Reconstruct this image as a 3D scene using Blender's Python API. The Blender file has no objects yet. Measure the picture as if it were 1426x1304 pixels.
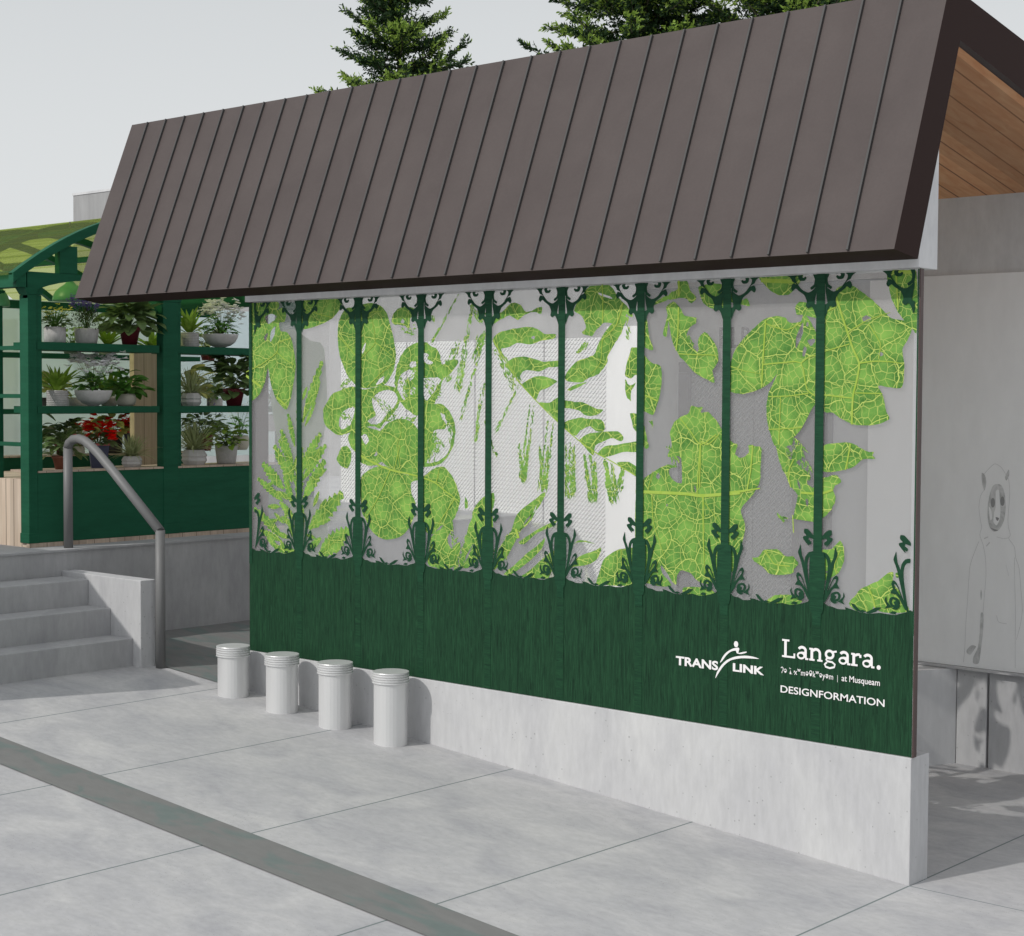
import bpy, math, random
from mathutils import Vector, Matrix
S = bpy.context.scene
COL = S.collection
rnd = random.Random(7)
# ------------------------------------------------------------------ camera
FL, YAW, PIT, ROL = 2327.28, -0.7249, -0.0434, 0.0052
CAM = Vector((3.011, -5.6769, 1.8457)); PW, PH = 1426, 1304
fw = Vector((math.sin(YAW)*math.cos(PIT), math.cos(YAW)*math.cos(PIT), math.sin(PIT)))
r0 = Vector((math.cos(YAW), -math.sin(YAW), 0)); u0 = r0.cross(fw)
rt = r0*math.cos(ROL)+u0*math.sin(ROL); up = -r0*math.sin(ROL)+u0*math.cos(ROL)
cd = bpy.data.cameras.new('camera'); cam = bpy.data.objects.new('camera', cd); COL.objects.link(cam)
cam.matrix_world = Matrix(((rt.x, up.x, -fw.x, CAM.x), (rt.y, up.y, -fw.y, CAM.y), (rt.z, up.z, -fw.z, CAM.z), (0, 0, 0, 1)))
cd.sensor_fit = 'HORIZONTAL'; cd.sensor_width = 36; cd.lens = FL/PW*36; cd.clip_end = 2000; cd.clip_start = .05
S.camera = cam
def ray(px, py): return fw+rt*((px-PW/2)/FL)-up*((py-PH/2)/FL)
def aty(px, py, y): d = ray(px, py); return CAM+d*((y-CAM.y)/d.y)
def atx(px, py, x): d = ray(px, py); return CAM+d*((x-CAM.x)/d.x)
# ------------------------------------------------------------------ world, sun, exposure
SUN_EL = math.radians(39)
sdir = Vector((.287, .958, 0)).normalized()          # horizontal travel of the light
w = bpy.data.worlds.new('World'); S.world = w; w.use_nodes = True
nt = w.node_tree; bg = nt.nodes['Background']
sky = nt.nodes.new('ShaderNodeTexSky'); sky.sky_type = 'NISHITA'; sky.sun_disc = False
sky.sun_elevation = SUN_EL; sky.sun_rotation = math.atan2(-sdir.x, -sdir.y); sky.dust_density = 3; sky.air_density = 1
hs = nt.nodes.new('ShaderNodeHueSaturation'); hs.inputs['Saturation'].default_value = .10
mxw = nt.nodes.new('ShaderNodeMixRGB'); mxw.inputs[0].default_value = .72; mxw.inputs[2].default_value = (6.2, 6.5, 6.7, 1)
tcw = nt.nodes.new('ShaderNodeTexCoord'); sxw = nt.nodes.new('ShaderNodeSeparateXYZ'); nt.links.new(tcw.outputs['Generated'], sxw.inputs[0])
rw_ = nt.nodes.new('ShaderNodeValToRGB'); rw_.color_ramp.elements[0].position = 0.0; rw_.color_ramp.elements[0].color = (7.2, 7.4, 7.45, 1)
rw_.color_ramp.elements[1].position = .30; rw_.color_ramp.elements[1].color = (5.1, 5.35, 5.5, 1); e3 = rw_.color_ramp.elements.new(.6); e3.color = (7.0, 7.3, 7.6, 1)
nt.links.new(sxw.outputs[2], rw_.inputs[0]); nt.links.new(rw_.outputs[0], mxw.inputs[2])
nt.links.new(sky.outputs[0], hs.inputs['Color']); nt.links.new(hs.outputs[0], mxw.inputs[1])
nt.links.new(mxw.outputs[0], bg.inputs['Color']); bg.inputs['Strength'].default_value = .128
ld = bpy.data.lights.new('sun', 'SUN'); ld.energy = 2.05; ld.angle = math.radians(.5); ld.color = (1, .97, .92)
sun = bpy.data.objects.new('sun', ld); COL.objects.link(sun)
ldir = Vector((sdir.x*math.cos(SUN_EL), sdir.y*math.cos(SUN_EL), -math.sin(SUN_EL)))
sun.rotation_euler = ldir.to_track_quat('-Z', 'Y').to_euler()
S.view_settings.view_transform = 'Standard'; S.view_settings.look = 'None'; S.view_settings.exposure = 0; S.view_settings.gamma = 1
S.render.engine = 'CYCLES'; S.view_settings.use_curve_mapping = False; S.cycles.transparent_max_bounces = 24; S.cycles.max_bounces = 8
# ------------------------------------------------------------------ materials
def mat(name, col, rough=.7, spec=.3, metal=0):
    m = bpy.data.materials.new(name); m.use_nodes = True; b = m.node_tree.nodes['Principled BSDF']
    b.inputs['Base Color'].default_value = (*col, 1); b.inputs['Roughness'].default_value = rough
    b.inputs['Specular IOR Level'].default_value = spec; b.inputs['Metallic'].default_value = metal
    return m
def N(m, t, **k):
    n = m.node_tree.nodes.new(t)
    for a, v in k.items():
        if a.startswith('i_'): n.inputs[a[2:].replace('_', ' ')].default_value = v
        else: setattr(n, a, v)
    return n
def L(m, a, b): m.node_tree.links.new(a, b)
def mapped(m, scale=(1, 1, 1), rot=(0, 0, 0)):
    tc = N(m, 'ShaderNodeTexCoord'); mp = N(m, 'ShaderNodeMapping'); mp.inputs['Scale'].default_value = scale; mp.inputs['Rotation'].default_value = rot
    L(m, tc.outputs['Object'], mp.inputs[0]); return mp.outputs[0]
def ramp(m, src, stops):
    r = N(m, 'ShaderNodeValToRGB'); e = r.color_ramp.elements
    while len(e) < len(stops): e.new(.5)
    for i, (p, c) in enumerate(stops): e[i].position = p; e[i].color = (*c, 1) if len(c) == 3 else c
    L(m, src, r.inputs[0]); return r.outputs[0]
def mul(m, a, b, f=1.0, mode='MULTIPLY'):
    x = N(m, 'ShaderNodeMixRGB', blend_type=mode); x.inputs[0].default_value = f
    L(m, a, x.inputs[1]); L(m, b, x.inputs[2]); return x.outputs[0]
def noisy(name, c1, c2, scale=(3, 3, 3), det=6, rough=.8, spec=.25, fine=None, bump=0, p=(.3, .7)):
    m = mat(name, c1, rough, spec); b = m.node_tree.nodes['Principled BSDF']
    v = mapped(m, scale); n = N(m, 'ShaderNodeTexNoise', i_Scale=1.0, i_Detail=det, i_Roughness=.6, i_Distortion=.6); L(m, v, n.inputs[0])
    c = ramp(m, n.outputs[0], [(p[0], c1), (p[1], c2)])
    if fine:
        v2 = mapped(m, fine[0]); n2 = N(m, 'ShaderNodeTexNoise', i_Scale=1.0, i_Detail=5, i_Roughness=.65); L(m, v2, n2.inputs[0])
        k = fine[1]; c = mul(m, c, ramp(m, n2.outputs[0], [(.3, (1-k,)*3), (.7, (1+k,)*3)]))
        if bump:
            bp = N(m, 'ShaderNodeBump', i_Strength=bump, i_Distance=.01); L(m, n2.outputs[0], bp.inputs['Height']); L(m, bp.outputs[0], b.inputs['Normal'])
    L(m, c, b.inputs['Base Color']); return m
M = {}
M['conc'] = noisy('concrete', (.42, .42, .435), (.55, .55, .55), (2.2, 2.2, 1.1), fine=((34, 34, 9), .07), bump=.15)
def pits(m, sc, dens, col):
    b = m.node_tree.nodes['Principled BSDF']; src = b.inputs['Base Color'].links[0].from_socket
    v = mapped(m, (1, 1, 1)); vo = N(m, 'ShaderNodeTexVoronoi', i_Scale=sc); L(m, v, vo.inputs[0]); n = N(m, 'ShaderNodeTexNoise', i_Scale=4.0, i_Detail=3); L(m, v, n.inputs[0])
    a = N(m, 'ShaderNodeMath', operation='MULTIPLY'); L(m, n.outputs[0], a.inputs[0]); a.inputs[1].default_value = dens
    f = N(m, 'ShaderNodeMath', operation='LESS_THAN'); L(m, vo.outputs['Distance'], f.inputs[0]); L(m, a.outputs[0], f.inputs[1])
    f2 = N(m, 'ShaderNodeMath', operation='MULTIPLY'); L(m, f.outputs[0], f2.inputs[0]); f2.inputs[1].default_value = .55
    x = N(m, 'ShaderNodeMixRGB'); L(m, f2.outputs[0], x.inputs[0]); L(m, src, x.inputs[1]); x.inputs[2].default_value = (*col, 1); L(m, x.outputs[0], b.inputs['Base Color'])
pits(M['conc'], 26, .17, (.22, .22, .22))
M['conc_back'] = noisy('concrete_dull', (.48, .48, .49), (.57, .57, .575), (2, 2, 1), fine=((30, 30, 8), .05), bump=.1)
M['conc_in'] = noisy('concrete_interior', (.47, .47, .48), (.56, .56, .57), (2, 2, 1), fine=((30, 30, 8), .04), bump=.1)
M['conc_far'] = noisy('concrete_far', (.27, .27, .27), (.33, .33, .33), (4, 4, .6), fine=((20, 20, 3), .08))
M['conc_step'] = noisy('concrete_step', (.33, .33, .34), (.43, .43, .435), (3, 3, 1.5), fine=((30, 30, 9), .08), bump=.15)
M['conc_warm'] = noisy('concrete_beam', (.58, .58, .59), (.70, .70, .70), (2.5, 2.5, 2.0), fine=((25, 25, 10), .06), bump=.1)
M['pave'] = noisy('paving', (.35, .35, .365), (.465, .46, .46), (2.6, 4.4, 1), fine=((22, 38, 20), .08), bump=.05, p=(.32, .68))
m = M['pave']; b = m.node_tree.nodes['Principled BSDF']; src = b.inputs['Base Color'].links[0].from_socket
def lines(m, src, axis, period, half, col, shift=0.0, lim=None):
    tc = N(m, 'ShaderNodeTexCoord'); sx = N(m, 'ShaderNodeSeparateXYZ'); L(m, tc.outputs['Object'], sx.inputs[0])
    def mt(op, a, b_=None):
        n = N(m, 'ShaderNodeMath', operation=op)
        for i, q in enumerate((a, b_)):
            if q is None: continue
            if isinstance(q, (int, float)): n.inputs[i].default_value = q
            else: L(m, q, n.inputs[i])
        return n.outputs[0]
    s = mt('DIVIDE', mt('ADD', sx.outputs[axis], shift), period)
    if period > 50: d = mt('ABSOLUTE', mt('ADD', sx.outputs[axis], shift))
    else: d = mt('MULTIPLY', mt('ABSOLUTE', mt('SUBTRACT', mt('FRACT', mt('ADD', s, .5)), .5)), period)
    f = mt('LESS_THAN', d, half)
    if lim:
        f = mt('MULTIPLY', f, mt(lim[1], sx.outputs[lim[0]], lim[2]))
    x = N(m, 'ShaderNodeMixRGB'); L(m, f, x.inputs[0]); L(m, src, x.inputs[1]); x.inputs[2].default_value = (*col, 1); return x.outputs[0]
o_ = lines(m, src, 0, 1.0, .0042, (.16, .19, .19))
o_ = lines(m, o_, 1, 100, .0032, (.17, .2, .2), 0.0, (0, 'GREATER_THAN', 0.0))
L(m, o_, b.inputs['Base Color'])
pits(M['pave'], 60, .20, (.17, .17, .16))
M['band'] = noisy('paving_dark', (.145, .175, .168), (.18, .18, .176), (4, 9, 3), fine=((9, 20, 5), .07), p=(.40, .52))
M['roof'] = noisy('brown_metal', (.064, .050, .048), (.079, .063, .060), (3, 3, 3), rough=.6, fine=((90, 90, 90), .05))
M['bounce'] = mat('pale_bounce', (.8, .8, .79), .7)  # pale surface added to brighten the shelter interior by bounced light
M['seam'] = mat('seam_metal', (.062, .060, .060), .6)
M['fascia'] = mat('dark_brown_metal', (.031, .016, .014), .75, .15)
M['green'] = noisy('green_paint', (.009, .082, .042), (.013, .105, .054), (2, 2, 14), rough=.65, spec=.15, fine=((10, 10, 60), .1))
M['steel'] = mat('grey_rail_paint', (.17, .17, .17), .5, .4)
M['boll'] = mat('pale_painted_metal', (.70, .70, .70), .40, .4, .42)
M['edge'] = mat('bronze_edge', (.07, .045, .042), .4)
def wood(name, c1, c2, axis_scale, plank_axis, period, gap=.002, tone=.25):
    m = mat(name, c1, .6); b = m.node_tree.nodes['Principled BSDF']
    v = mapped(m, axis_scale); n = N(m, 'ShaderNodeTexNoise', i_Scale=1.0, i_Detail=6, i_Distortion=1.0); L(m, v, n.inputs[0])
    c = ramp(m, n.outputs[0], [(.3, c1), (.7, c2)])
    # plank to plank tone
    tc = N(m, 'ShaderNodeTexCoord'); sx = N(m, 'ShaderNodeSeparateXYZ'); L(m, tc.outputs['Object'], sx.inputs[0])
    d = N(m, 'ShaderNodeMath', operation='DIVIDE'); L(m, sx.outputs[plank_axis], d.inputs[0]); d.inputs[1].default_value = period
    a = N(m, 'ShaderNodeMath', operation='ADD'); L(m, d.outputs[0], a.inputs[0]); a.inputs[1].default_value = .5
    fl = N(m, 'ShaderNodeMath', operation='FLOOR'); L(m, a.outputs[0], fl.inputs[0])
    wn = N(m, 'ShaderNodeTexWhiteNoise', noise_dimensions='1D'); L(m, fl.outputs[0], wn.inputs['W'])
    c = mul(m, c, ramp(m, wn.outputs['Value'], [(0, (1-tone, 1-tone, 1-tone)), (1, (1, 1, 1))]))
    c = lines(m, c, plank_axis, period, gap, tuple(q*.3 for q in c1)); L(m, c, b.inputs['Base Color']); return m
M['wood_pale'] = wood('pale_planks', (.50, .39, .30), (.62, .50, .40), (40, 40, 3), 1, .11)
M['wood_paleX'] = wood('pale_planks_front', (.60, .47, .36), (.74, .61, .49), (40, 40, 3), 0, .085, .0035)
M['soffit'] = wood('soffit_cedar', (.80, .37, .17), (.95, .54, .29), (24, 1.6, 24), 0, .15, .0045, .52)
def glass(name, col, f_tr, rough=.3, tint=(1, 1, 1), tl=.5):
    m = bpy.data.materials.new(name); m.use_nodes = True; t = m.node_tree; t.nodes.clear()
    out = t.nodes.new('ShaderNodeOutputMaterial'); tr = t.nodes.new('ShaderNodeBsdfTransparent'); tr.inputs[0].default_value = (*tint, 1)
    pb = t.nodes.new('ShaderNodeBsdfPrincipled'); pb.inputs['Base Color'].default_value = (*col, 1); pb.inputs['Roughness'].default_value = rough
    ts = t.nodes.new('ShaderNodeBsdfTranslucent'); ts.inputs[0].default_value = (*col, 1); m2 = t.nodes.new('ShaderNodeMixShader'); m2.inputs[0].default_value = tl
    mx = t.nodes.new('ShaderNodeMixShader'); mx.inputs[0].default_value = 1-f_tr
    t.links.new(pb.outputs[0], m2.inputs[1]); t.links.new(ts.outputs[0], m2.inputs[2])
    t.links.new(tr.outputs[0], mx.inputs[1]); t.links.new(m2.outputs[0], mx.inputs[2]); t.links.new(mx.outputs[0], out.inputs[0]); return m
M['glass'] = glass('frosted_pane', (.86, .86, .87), .835, .3, (1, 1, 1), .25)
M['canopy'] = glass('olive_glass', (.34, .40, .16), .80, .4, (.84, .88, .60))
M['stallglass'] = glass('wired_glass', (.80, .88, .90), .30, .4, (.95, 1, 1), .6)
M['palefilm'] = glass('pale_leaf_film', (.50, .60, .45), .45, .6)
# leaf print with a vein network
def veins(name, base, basel, vein, s1, s2):
    m = mat(name, base, .65, .15); b = m.node_tree.nodes['Principled BSDF']
    v0 = mapped(m, (1, 1, 1)); s0 = N(m, 'ShaderNodeSeparateXYZ'); L(m, v0, s0.inputs[0]); c0 = N(m, 'ShaderNodeCombineXYZ'); L(m, s0.outputs[0], c0.inputs[0]); L(m, s0.outputs[2], c0.inputs[1]); v0 = c0.outputs[0]
    nz = N(m, 'ShaderNodeTexNoise', i_Scale=7.0, i_Detail=3); L(m, v0, nz.inputs[0])
    ad = N(m, 'ShaderNodeMixRGB', blend_type='LINEAR_LIGHT'); ad.inputs[0].default_value = .035; L(m, v0, ad.inputs[1]); L(m, nz.outputs['Color'], ad.inputs[2])
    def vor(s, rnd_=1.0):
        x = N(m, 'ShaderNodeTexVoronoi', voronoi_dimensions='2D', feature='DISTANCE_TO_EDGE', i_Scale=s, i_Randomness=rnd_); L(m, ad.outputs[0], x.inputs[0]); return x.outputs['Distance']
    n2 = N(m, 'ShaderNodeTexNoise', i_Scale=9.0, i_Detail=6); L(m, v0, n2.inputs[0])
    c = ramp(m, n2.outputs[0], [(.35, base), (.68, basel)])
    # the blade is darker beside the big veins in the print
    sh = ramp(m, vor(s1), [(0, (.62, .72, .6)), (.10, (.8, .86, .8)), (.3, (1.15, 1.12, 1.1))]); c = mul(m, c, sh)
    mid = tuple(.55*a+.45*q for a, q in zip(base, vein))
    f3 = ramp(m, vor(s2*2.1), [(0, (1, 1, 1)), (.045, (.0, .0, .0))]); x = N(m, 'ShaderNodeMixRGB'); 
    sc = N(m, 'ShaderNodeMath', operation='MULTIPLY'); L(m, f3, sc.inputs[0]); sc.inputs[1].default_value = .75
    L(m, sc.outputs[0], x.inputs[0]); L(m, c, x.inputs[1]); x.inputs[2].default_value = (*mid, 1); c = x.outputs[0]
    f2 = ramp(m, vor(s2), [(0, (1, 1, 1)), (.026, (.8, .8, .8)), (.050, (0, 0, 0))]); x = N(m, 'ShaderNodeMixRGB'); 
    sc = N(m, 'ShaderNodeMath', operation='MULTIPLY'); L(m, f2, sc.inputs[0]); sc.inputs[1].default_value = .95
    L(m, sc.outputs[0], x.inputs[0]); L(m, c, x.inputs[1]); x.inputs[2].default_value = (*tuple(q*.85 for q in vein), 1); c = x.outputs[0]
    f1 = ramp(m, vor(s1), [(0, (1, 1, 1)), (.008, (.9, .9, .9)), (.018, (0, 0, 0))]); x = N(m, 'ShaderNodeMixRGB')
    L(m, f1, x.inputs[0]); L(m, c, x.inputs[1]); x.inputs[2].default_value = (*vein, 1); L(m, x.outputs[0], b.inputs['Base Color']); return m
VEIN = (.50, .60, .15)
M['leaf'] = veins('leaf_print', (.080, .215, .042), (.185, .37, .070), VEIN, 9.0, 32)
M['midrib'] = noisy('midrib_print', (.28, .42, .05), (.36, .48, .09), (30, 30, 30))
def grain(name, c1, c2, scale):
    m = mat(name, c1, .65, .15); b = m.node_tree.nodes['Principled BSDF']
    v = mapped(m, scale); n = N(m, 'ShaderNodeTexNoise', i_Scale=1.0, i_Detail=7, i_Roughness=.7, i_Distortion=1.6); L(m, v, n.inputs[0])
    c = ramp(m, n.outputs[0], [(.33, c1), (.5, tuple((a+q)/2 for a, q in zip(c1, c2))), (.66, c2)]); L(m, c, b.inputs['Base Color']); return m
M['band_print'] = grain('green_woodgrain_print', (.0030, .018, .0090), (.0165, .070, .031), (130, 0, 6))
M['col_band'] = grain('green_band_column_print', (.0060, .030, .0155), (.0135, .063, .027), (9, 0, 90))
M['col_print'] = grain('green_column_print', (.006, .036, .018), (.014, .070, .032), (9, 0, 80))
M['orn_print'] = grain('green_ornament_print', (.007, .038, .019), (.013, .062, .030), (30, 0, 20))
M['white'] = mat('white_lettering', (.82, .80, .80), .5)
# embossed plate
m = M['plate'] = mat('embossed_plate', (.90, .90, .90), .45, .5); b = m.node_tree.nodes['Principled BSDF']
v = mapped(m, (26, 0, 26), (0, math.radians(45), 0)); ck = N(m, 'ShaderNodeTexBrick', i_Scale=1.0, offset=.5)
ck.inputs['Mortar Size'].default_value = .26; ck.inputs['Brick Width'].default_value = 1.15; ck.inputs['Row Height'].default_value = .62; ck.inputs['Mortar Smooth'].default_value = .7
sp = N(m, 'ShaderNodeSeparateXYZ'); L(m, v, sp.inputs[0]); cb = N(m, 'ShaderNodeCombineXYZ'); L(m, sp.outputs[0], cb.inputs[0]); L(m, sp.outputs[2], cb.inputs[1]); L(m, cb.outputs[0], ck.inputs[0])
bp = N(m, 'ShaderNodeBump', i_Strength=1.0, i_Distance=.05); L(m, ck.outputs['Fac'], bp.inputs['Height']); bp.invert = True; L(m, bp.outputs[0], b.inputs['Normal'])
M['pier'] = noisy('pale_pier', (.78, .78, .78), (.88, .88, .88), (3, 3, 1))
M['plate2'] = m.copy(); M['plate2'].node_tree.nodes['Principled BSDF'].inputs['Base Color'].default_value = (.36, .36, .36, 1)
M['door'] = mat('lift_frame_mauve', (.07, .055, .055), .5)
M['board'] = noisy('pale_board', (.86, .86, .86), (.93, .93, .93), (1.6, 1.6, 1.2), rough=.35, spec=.5, fine=((12, 12, 4), .03))
M['ink'] = noisy('mural_line_grey', (.44, .44, .44), (.68, .68, .68), (26, 26, 18), p=(.35, .62))
M['ink2'] = mat('mural_shade_grey', (.30, .30, .30), .7)
M['ink3'] = noisy('mural_pale_grey', (.62, .62, .62), (.72, .72, .72), (30, 30, 30))
M['terracotta'] = noisy('terracotta', (.18, .07, .045), (.23, .09, .06), (20, 20, 20))
M['potgrey'] = noisy('grey_stone_pot', (.38, .37, .36), (.46, .45, .44), (30, 30, 30), fine=((90, 90, 30), .1))
M['potwhite'] = noisy('pale_bowl', (.50, .49, .48), (.58, .57, .56), (30, 30, 30))
M['potcream'] = noisy('cream_pot', (.45, .43, .37), (.52, .50, .43), (30, 30, 30))
M['potred'] = mat('dark_red_pot', (.16, .025, .035), .45)
M['potnavy'] = mat('navy_pot', (.045, .05, .09), .4)
M['potdark'] = mat('charcoal_pot', (.07, .065, .065), .5)
M['rimred'] = mat('coral_rim', (.5, .12, .11), .5)
M['soil'] = noisy('soil', (.03, .02, .015), (.06, .04, .03), (60, 60, 60))
def thin(m, k):
    t = m.node_tree; b = t.nodes['Principled BSDF']; o = t.nodes['Material Output']; tl = t.nodes.new('ShaderNodeBsdfTranslucent'); mx = t.nodes.new('ShaderNodeMixShader'); mx.inputs[0].default_value = k
    if b.inputs['Base Color'].links: t.links.new(b.inputs['Base Color'].links[0].from_socket, tl.inputs[0])
    else: tl.inputs[0].default_value = b.inputs['Base Color'].default_value
    t.links.new(b.outputs[0], mx.inputs[1]); t.links.new(tl.outputs[0], mx.inputs[2]); t.links.new(mx.outputs[0], o.inputs[0]); return m
def leafmat(name, c1, c2):
    return thin(noisy(name, c1, c2, (22, 22, 22), det=3, rough=.5, spec=.35), .3)
M['lf_dark'] = leafmat('deep_green_leaf', (.08, .14, .05), (.18, .27, .09))
M['lf_mid'] = leafmat('mid_green_leaf', (.06, .20, .03), (.15, .34, .06))
M['lf_fern'] = leafmat('fern_green_leaf', (.13, .25, .02), (.28, .42, .06))
M['lf_pale'] = leafmat('pale_green_leaf', (.32, .38, .17), (.50, .54, .30))
M['lf_yellow'] = leafmat('yellow_green_leaf', (.45, .46, .14), (.62, .60, .24))
M['lf_black'] = leafmat('blackish_leaf', (.02, .035, .015), (.08, .10, .03))
M['fl_red'] = thin(mat('red_petal', (.85, .02, .01), .5), .4)
M['fl_white'] = thin(noisy('white_petal', (.82, .81, .82), (.9, .89, .9), (60, 60, 60)), .4)
M['fl_purple'] = thin(mat('purple_petal', (.20, .11, .50), .6), .4)
M['fl_yellow'] = thin(mat('yellow_petal', (.85, .78, .15), .6), .4)
M['lamp'] = mat('green_lamp_enamel', (.09, .30, .13), .4, .4)
M['nd_dark'] = leafmat('needle_dark', (.010, .026, .010), (.045, .10, .03))
M['nd_lime'] = leafmat('needle_lime', (.12, .24, .03), (.36, .48, .09))
M['bark'] = noisy('bark', (.05, .045, .03), (.15, .14, .10), (20, 20, 4))
# ------------------------------------------------------------------ mesh helpers
class MB:
    def __init__(s): s.v = []; s.f = []; s.mi = []; s.sm = []
    def face(s, pts, mi=0, smooth=False):
        i = len(s.v); s.v += [tuple(p) for p in pts]; s.f.append(tuple(range(i, i+len(pts)))); s.mi.append(mi); s.sm.append(smooth)
    def hexa(s, p, mi=0):     # p: 8 pts, bottom ring then top ring (ccw from above)
        i = len(s.v); s.v += [tuple(q) for q in p]
        for f in ((3, 2, 1, 0), (4, 5, 6, 7), (0, 1, 5, 4), (1, 2, 6, 5), (2, 3, 7, 6), (3, 0, 4, 7)):
            s.f.append(tuple(i+k for k in f)); s.mi.append(mi); s.sm.append(False)
        return s
    def box(s, a, b, mi=0):
        x0, y0, z0 = a; x1, y1, z1 = b
        return s.hexa([(x0, y0, z0), (x1, y0, z0), (x1, y1, z0), (x0, y1, z0), (x0, y0, z1), (x1, y0, z1), (x1, y1, z1), (x0, y1, z1)], mi)
    def prism(s, poly, fn, a, b, mi=0):   # poly 2d, fn(u,v,w)->xyz, extruded from w=a to w=b
        n = len(poly); i = len(s.v); s.v += [tuple(fn(u, v, a)) for u, v in poly]+[tuple(fn(u, v, b)) for u, v in poly]
        s.f.append(tuple(range(i+n-1, i-1, -1))); s.mi.append(mi); s.sm.append(False)
        s.f.append(tuple(range(i+n, i+2*n))); s.mi.append(mi); s.sm.append(False)
        for k in range(n):
            q = (k+1) % n; s.f.append((i+k, i+q, i+n+q, i+n+k)); s.mi.append(mi); s.sm.append(False)
        return s
    def tube(s, pts, rad, seg=10, mi=0, cap=True):
        pts = [Vector(p) for p in pts]; n = len(pts)
        if not hasattr(rad, '__len__'): rad = [rad]*n
        i0 = len(s.v); ref = None
        for k, p in enumerate(pts):
            t = (pts[min(k+1, n-1)]-pts[max(k-1, 0)]).normalized()
            if ref is None: ref = t.orthogonal().normalized()
            ref = (ref-t*ref.dot(t)).normalized(); b = t.cross(ref)
            for j in range(seg):
                a = 2*math.pi*j/seg; s.v.append(tuple(p+(ref*math.cos(a)+b*math.sin(a))*rad[k]))
        for k in range(n-1):
            for j in range(seg):
                q = (j+1) % seg; s.f.append((i0+k*seg+j, i0+k*seg+q, i0+(k+1)*seg+q, i0+(k+1)*seg+j)); s.mi.append(mi); s.sm.append(True)
        if cap:
            s.f.append(tuple(i0+j for j in range(seg))[::-1]); s.mi.append(mi); s.sm.append(False)
            s.f.append(tuple(i0+(n-1)*seg+j for j in range(seg))); s.mi.append(mi); s.sm.append(False)
        return s
    def lathe(s, c, prof, seg=32, mi=0, smooth=True, rot=0, sx=1):
        i0 = len(s.v); c = Vector(c)
        for r, z in prof:
            for j in range(seg):
                a = 2*math.pi*j/seg+rot; s.v.append((c.x+r*sx*math.cos(a), c.y+r*math.sin(a)*sx, c.z+z))
        for k in range(len(prof)-1):
            for j in range(seg):
                q = (j+1) % seg; s.f.append((i0+k*seg+j, i0+k*seg+q, i0+(k+1)*seg+q, i0+(k+1)*seg+j)); s.mi.append(mi); s.sm.append(smooth)
        for k, fl in ((0, True), (len(prof)-1, False)):
            if prof[k][0] > 1e-5:
                t = tuple(i0+k*seg+j for j in range(seg)); s.f.append(t[::-1] if fl else t); s.mi.append(mi); s.sm.append(False)
        return s
    def build(s, name, mats, parent=None):
        me = bpy.data.meshes.new(name); me.from_pydata(s.v, [], s.f)
        if not isinstance(mats, (list, tuple)): mats = [mats]
        for q in mats: me.materials.append(M[q])
        me.polygons.foreach_set('material_index', s.mi); me.polygons.foreach_set('use_smooth', s.sm); me.update()
        o = bpy.data.objects.new(name, me); COL.objects.link(o)
        if parent: o.parent = parent; o.matrix_parent_inverse = Matrix.Translation(parent.location).inverted()
        return o
def bevel(o, wd=.006, seg=2):
    b = o.modifiers.new('bevel', 'BEVEL'); b.width = wd; b.segments = seg; b.limit_method = 'ANGLE'; return o
def tag(o, label, cat, group=None):
    o['label'] = label; o['category'] = cat
    if group: o['group'] = group
    return o
def thing(name, loc, label, cat, group=None):
    o = bpy.data.objects.new(name, None); o.location = loc; o.empty_display_size = .1; COL.objects.link(o); return tag(o, label, cat, group)
def struct(o): o['kind'] = 'structure'; return o
def BX(name, a, b, m_, parent=None, bv=0):
    o = MB().box(a, b).build(name, m_, parent)
    if bv: bevel(o, bv)
    return o
# ------------------------------------------------------------------ ground
SL = .0709
def gz(x): return -SL*x if x < 0 else 0
g = MB()
E_ = 300
g.face([(-E_, -E_, SL*20), (-20, -E_, SL*20), (-20, E_, SL*20), (-E_, E_, SL*20)])
g.face([(-20, -E_, SL*20), (0, -E_, 0), (0, .144, 0), (-20, .144, SL*20)])
g.face([(-20, .144, SL*20), (-3.9, .144, SL*3.9), (-3.9, E_, SL*3.9), (-20, E_, SL*20)])
g.face([(-3.9, .144, 0), (0, .144, 0), (0, E_, 0), (-3.9, E_, 0)])
g.face([(-3.9, .144, 0), (-3.9, E_, 0), (-3.9, E_, SL*3.9), (-3.9, .144, SL*3.9)])
g.face([(-3.9, .144, SL*3.9), (0, .144, 0), (-3.9, .144, 0)])
g.face([(0, -E_, 0), (E_, -E_, 0), (E_, E_, 0), (0, E_, 0)])
struct(g.build('ground', 'pave'))
g = MB(); g.face([(-12, -1.78, SL*12+.004), (0, -1.78, .004), (0, -1.542, .004), (-12, -1.542, SL*12+.004)]); g.face([(0, -1.78, .004), (12, -1.78, .004), (12, -1.542, .004), (0, -1.542, .004)])
struct(g.build('paving_band', 'band'))
g = MB(); g.face([(-5.39, -.03, SL*5.39+.004), (-3.95, -.03, SL*3.95+.004), (-3.95, 2.0, SL*3.95+.004), (-5.39, 2.0, SL*5.39+.004)])
struct(g.build('dark_path', 'band'))
g = MB(); g.box((-3.86, .146, -.02), (-1.15, 2.06, .006)); struct(g.build('bounce_floor', 'bounce'))  # pale floor sheet added to bounce light up onto the rear surfaces
# raised terrace behind the steps
PZ = .935
g = MB(); g.box((-40, -12, .2), (-5.385, 30, PZ-.012)); g.box((-40.0, -12, PZ-.012), (-5.375, 30, PZ))
struct(g.build('terrace', 'conc_step'))
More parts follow.
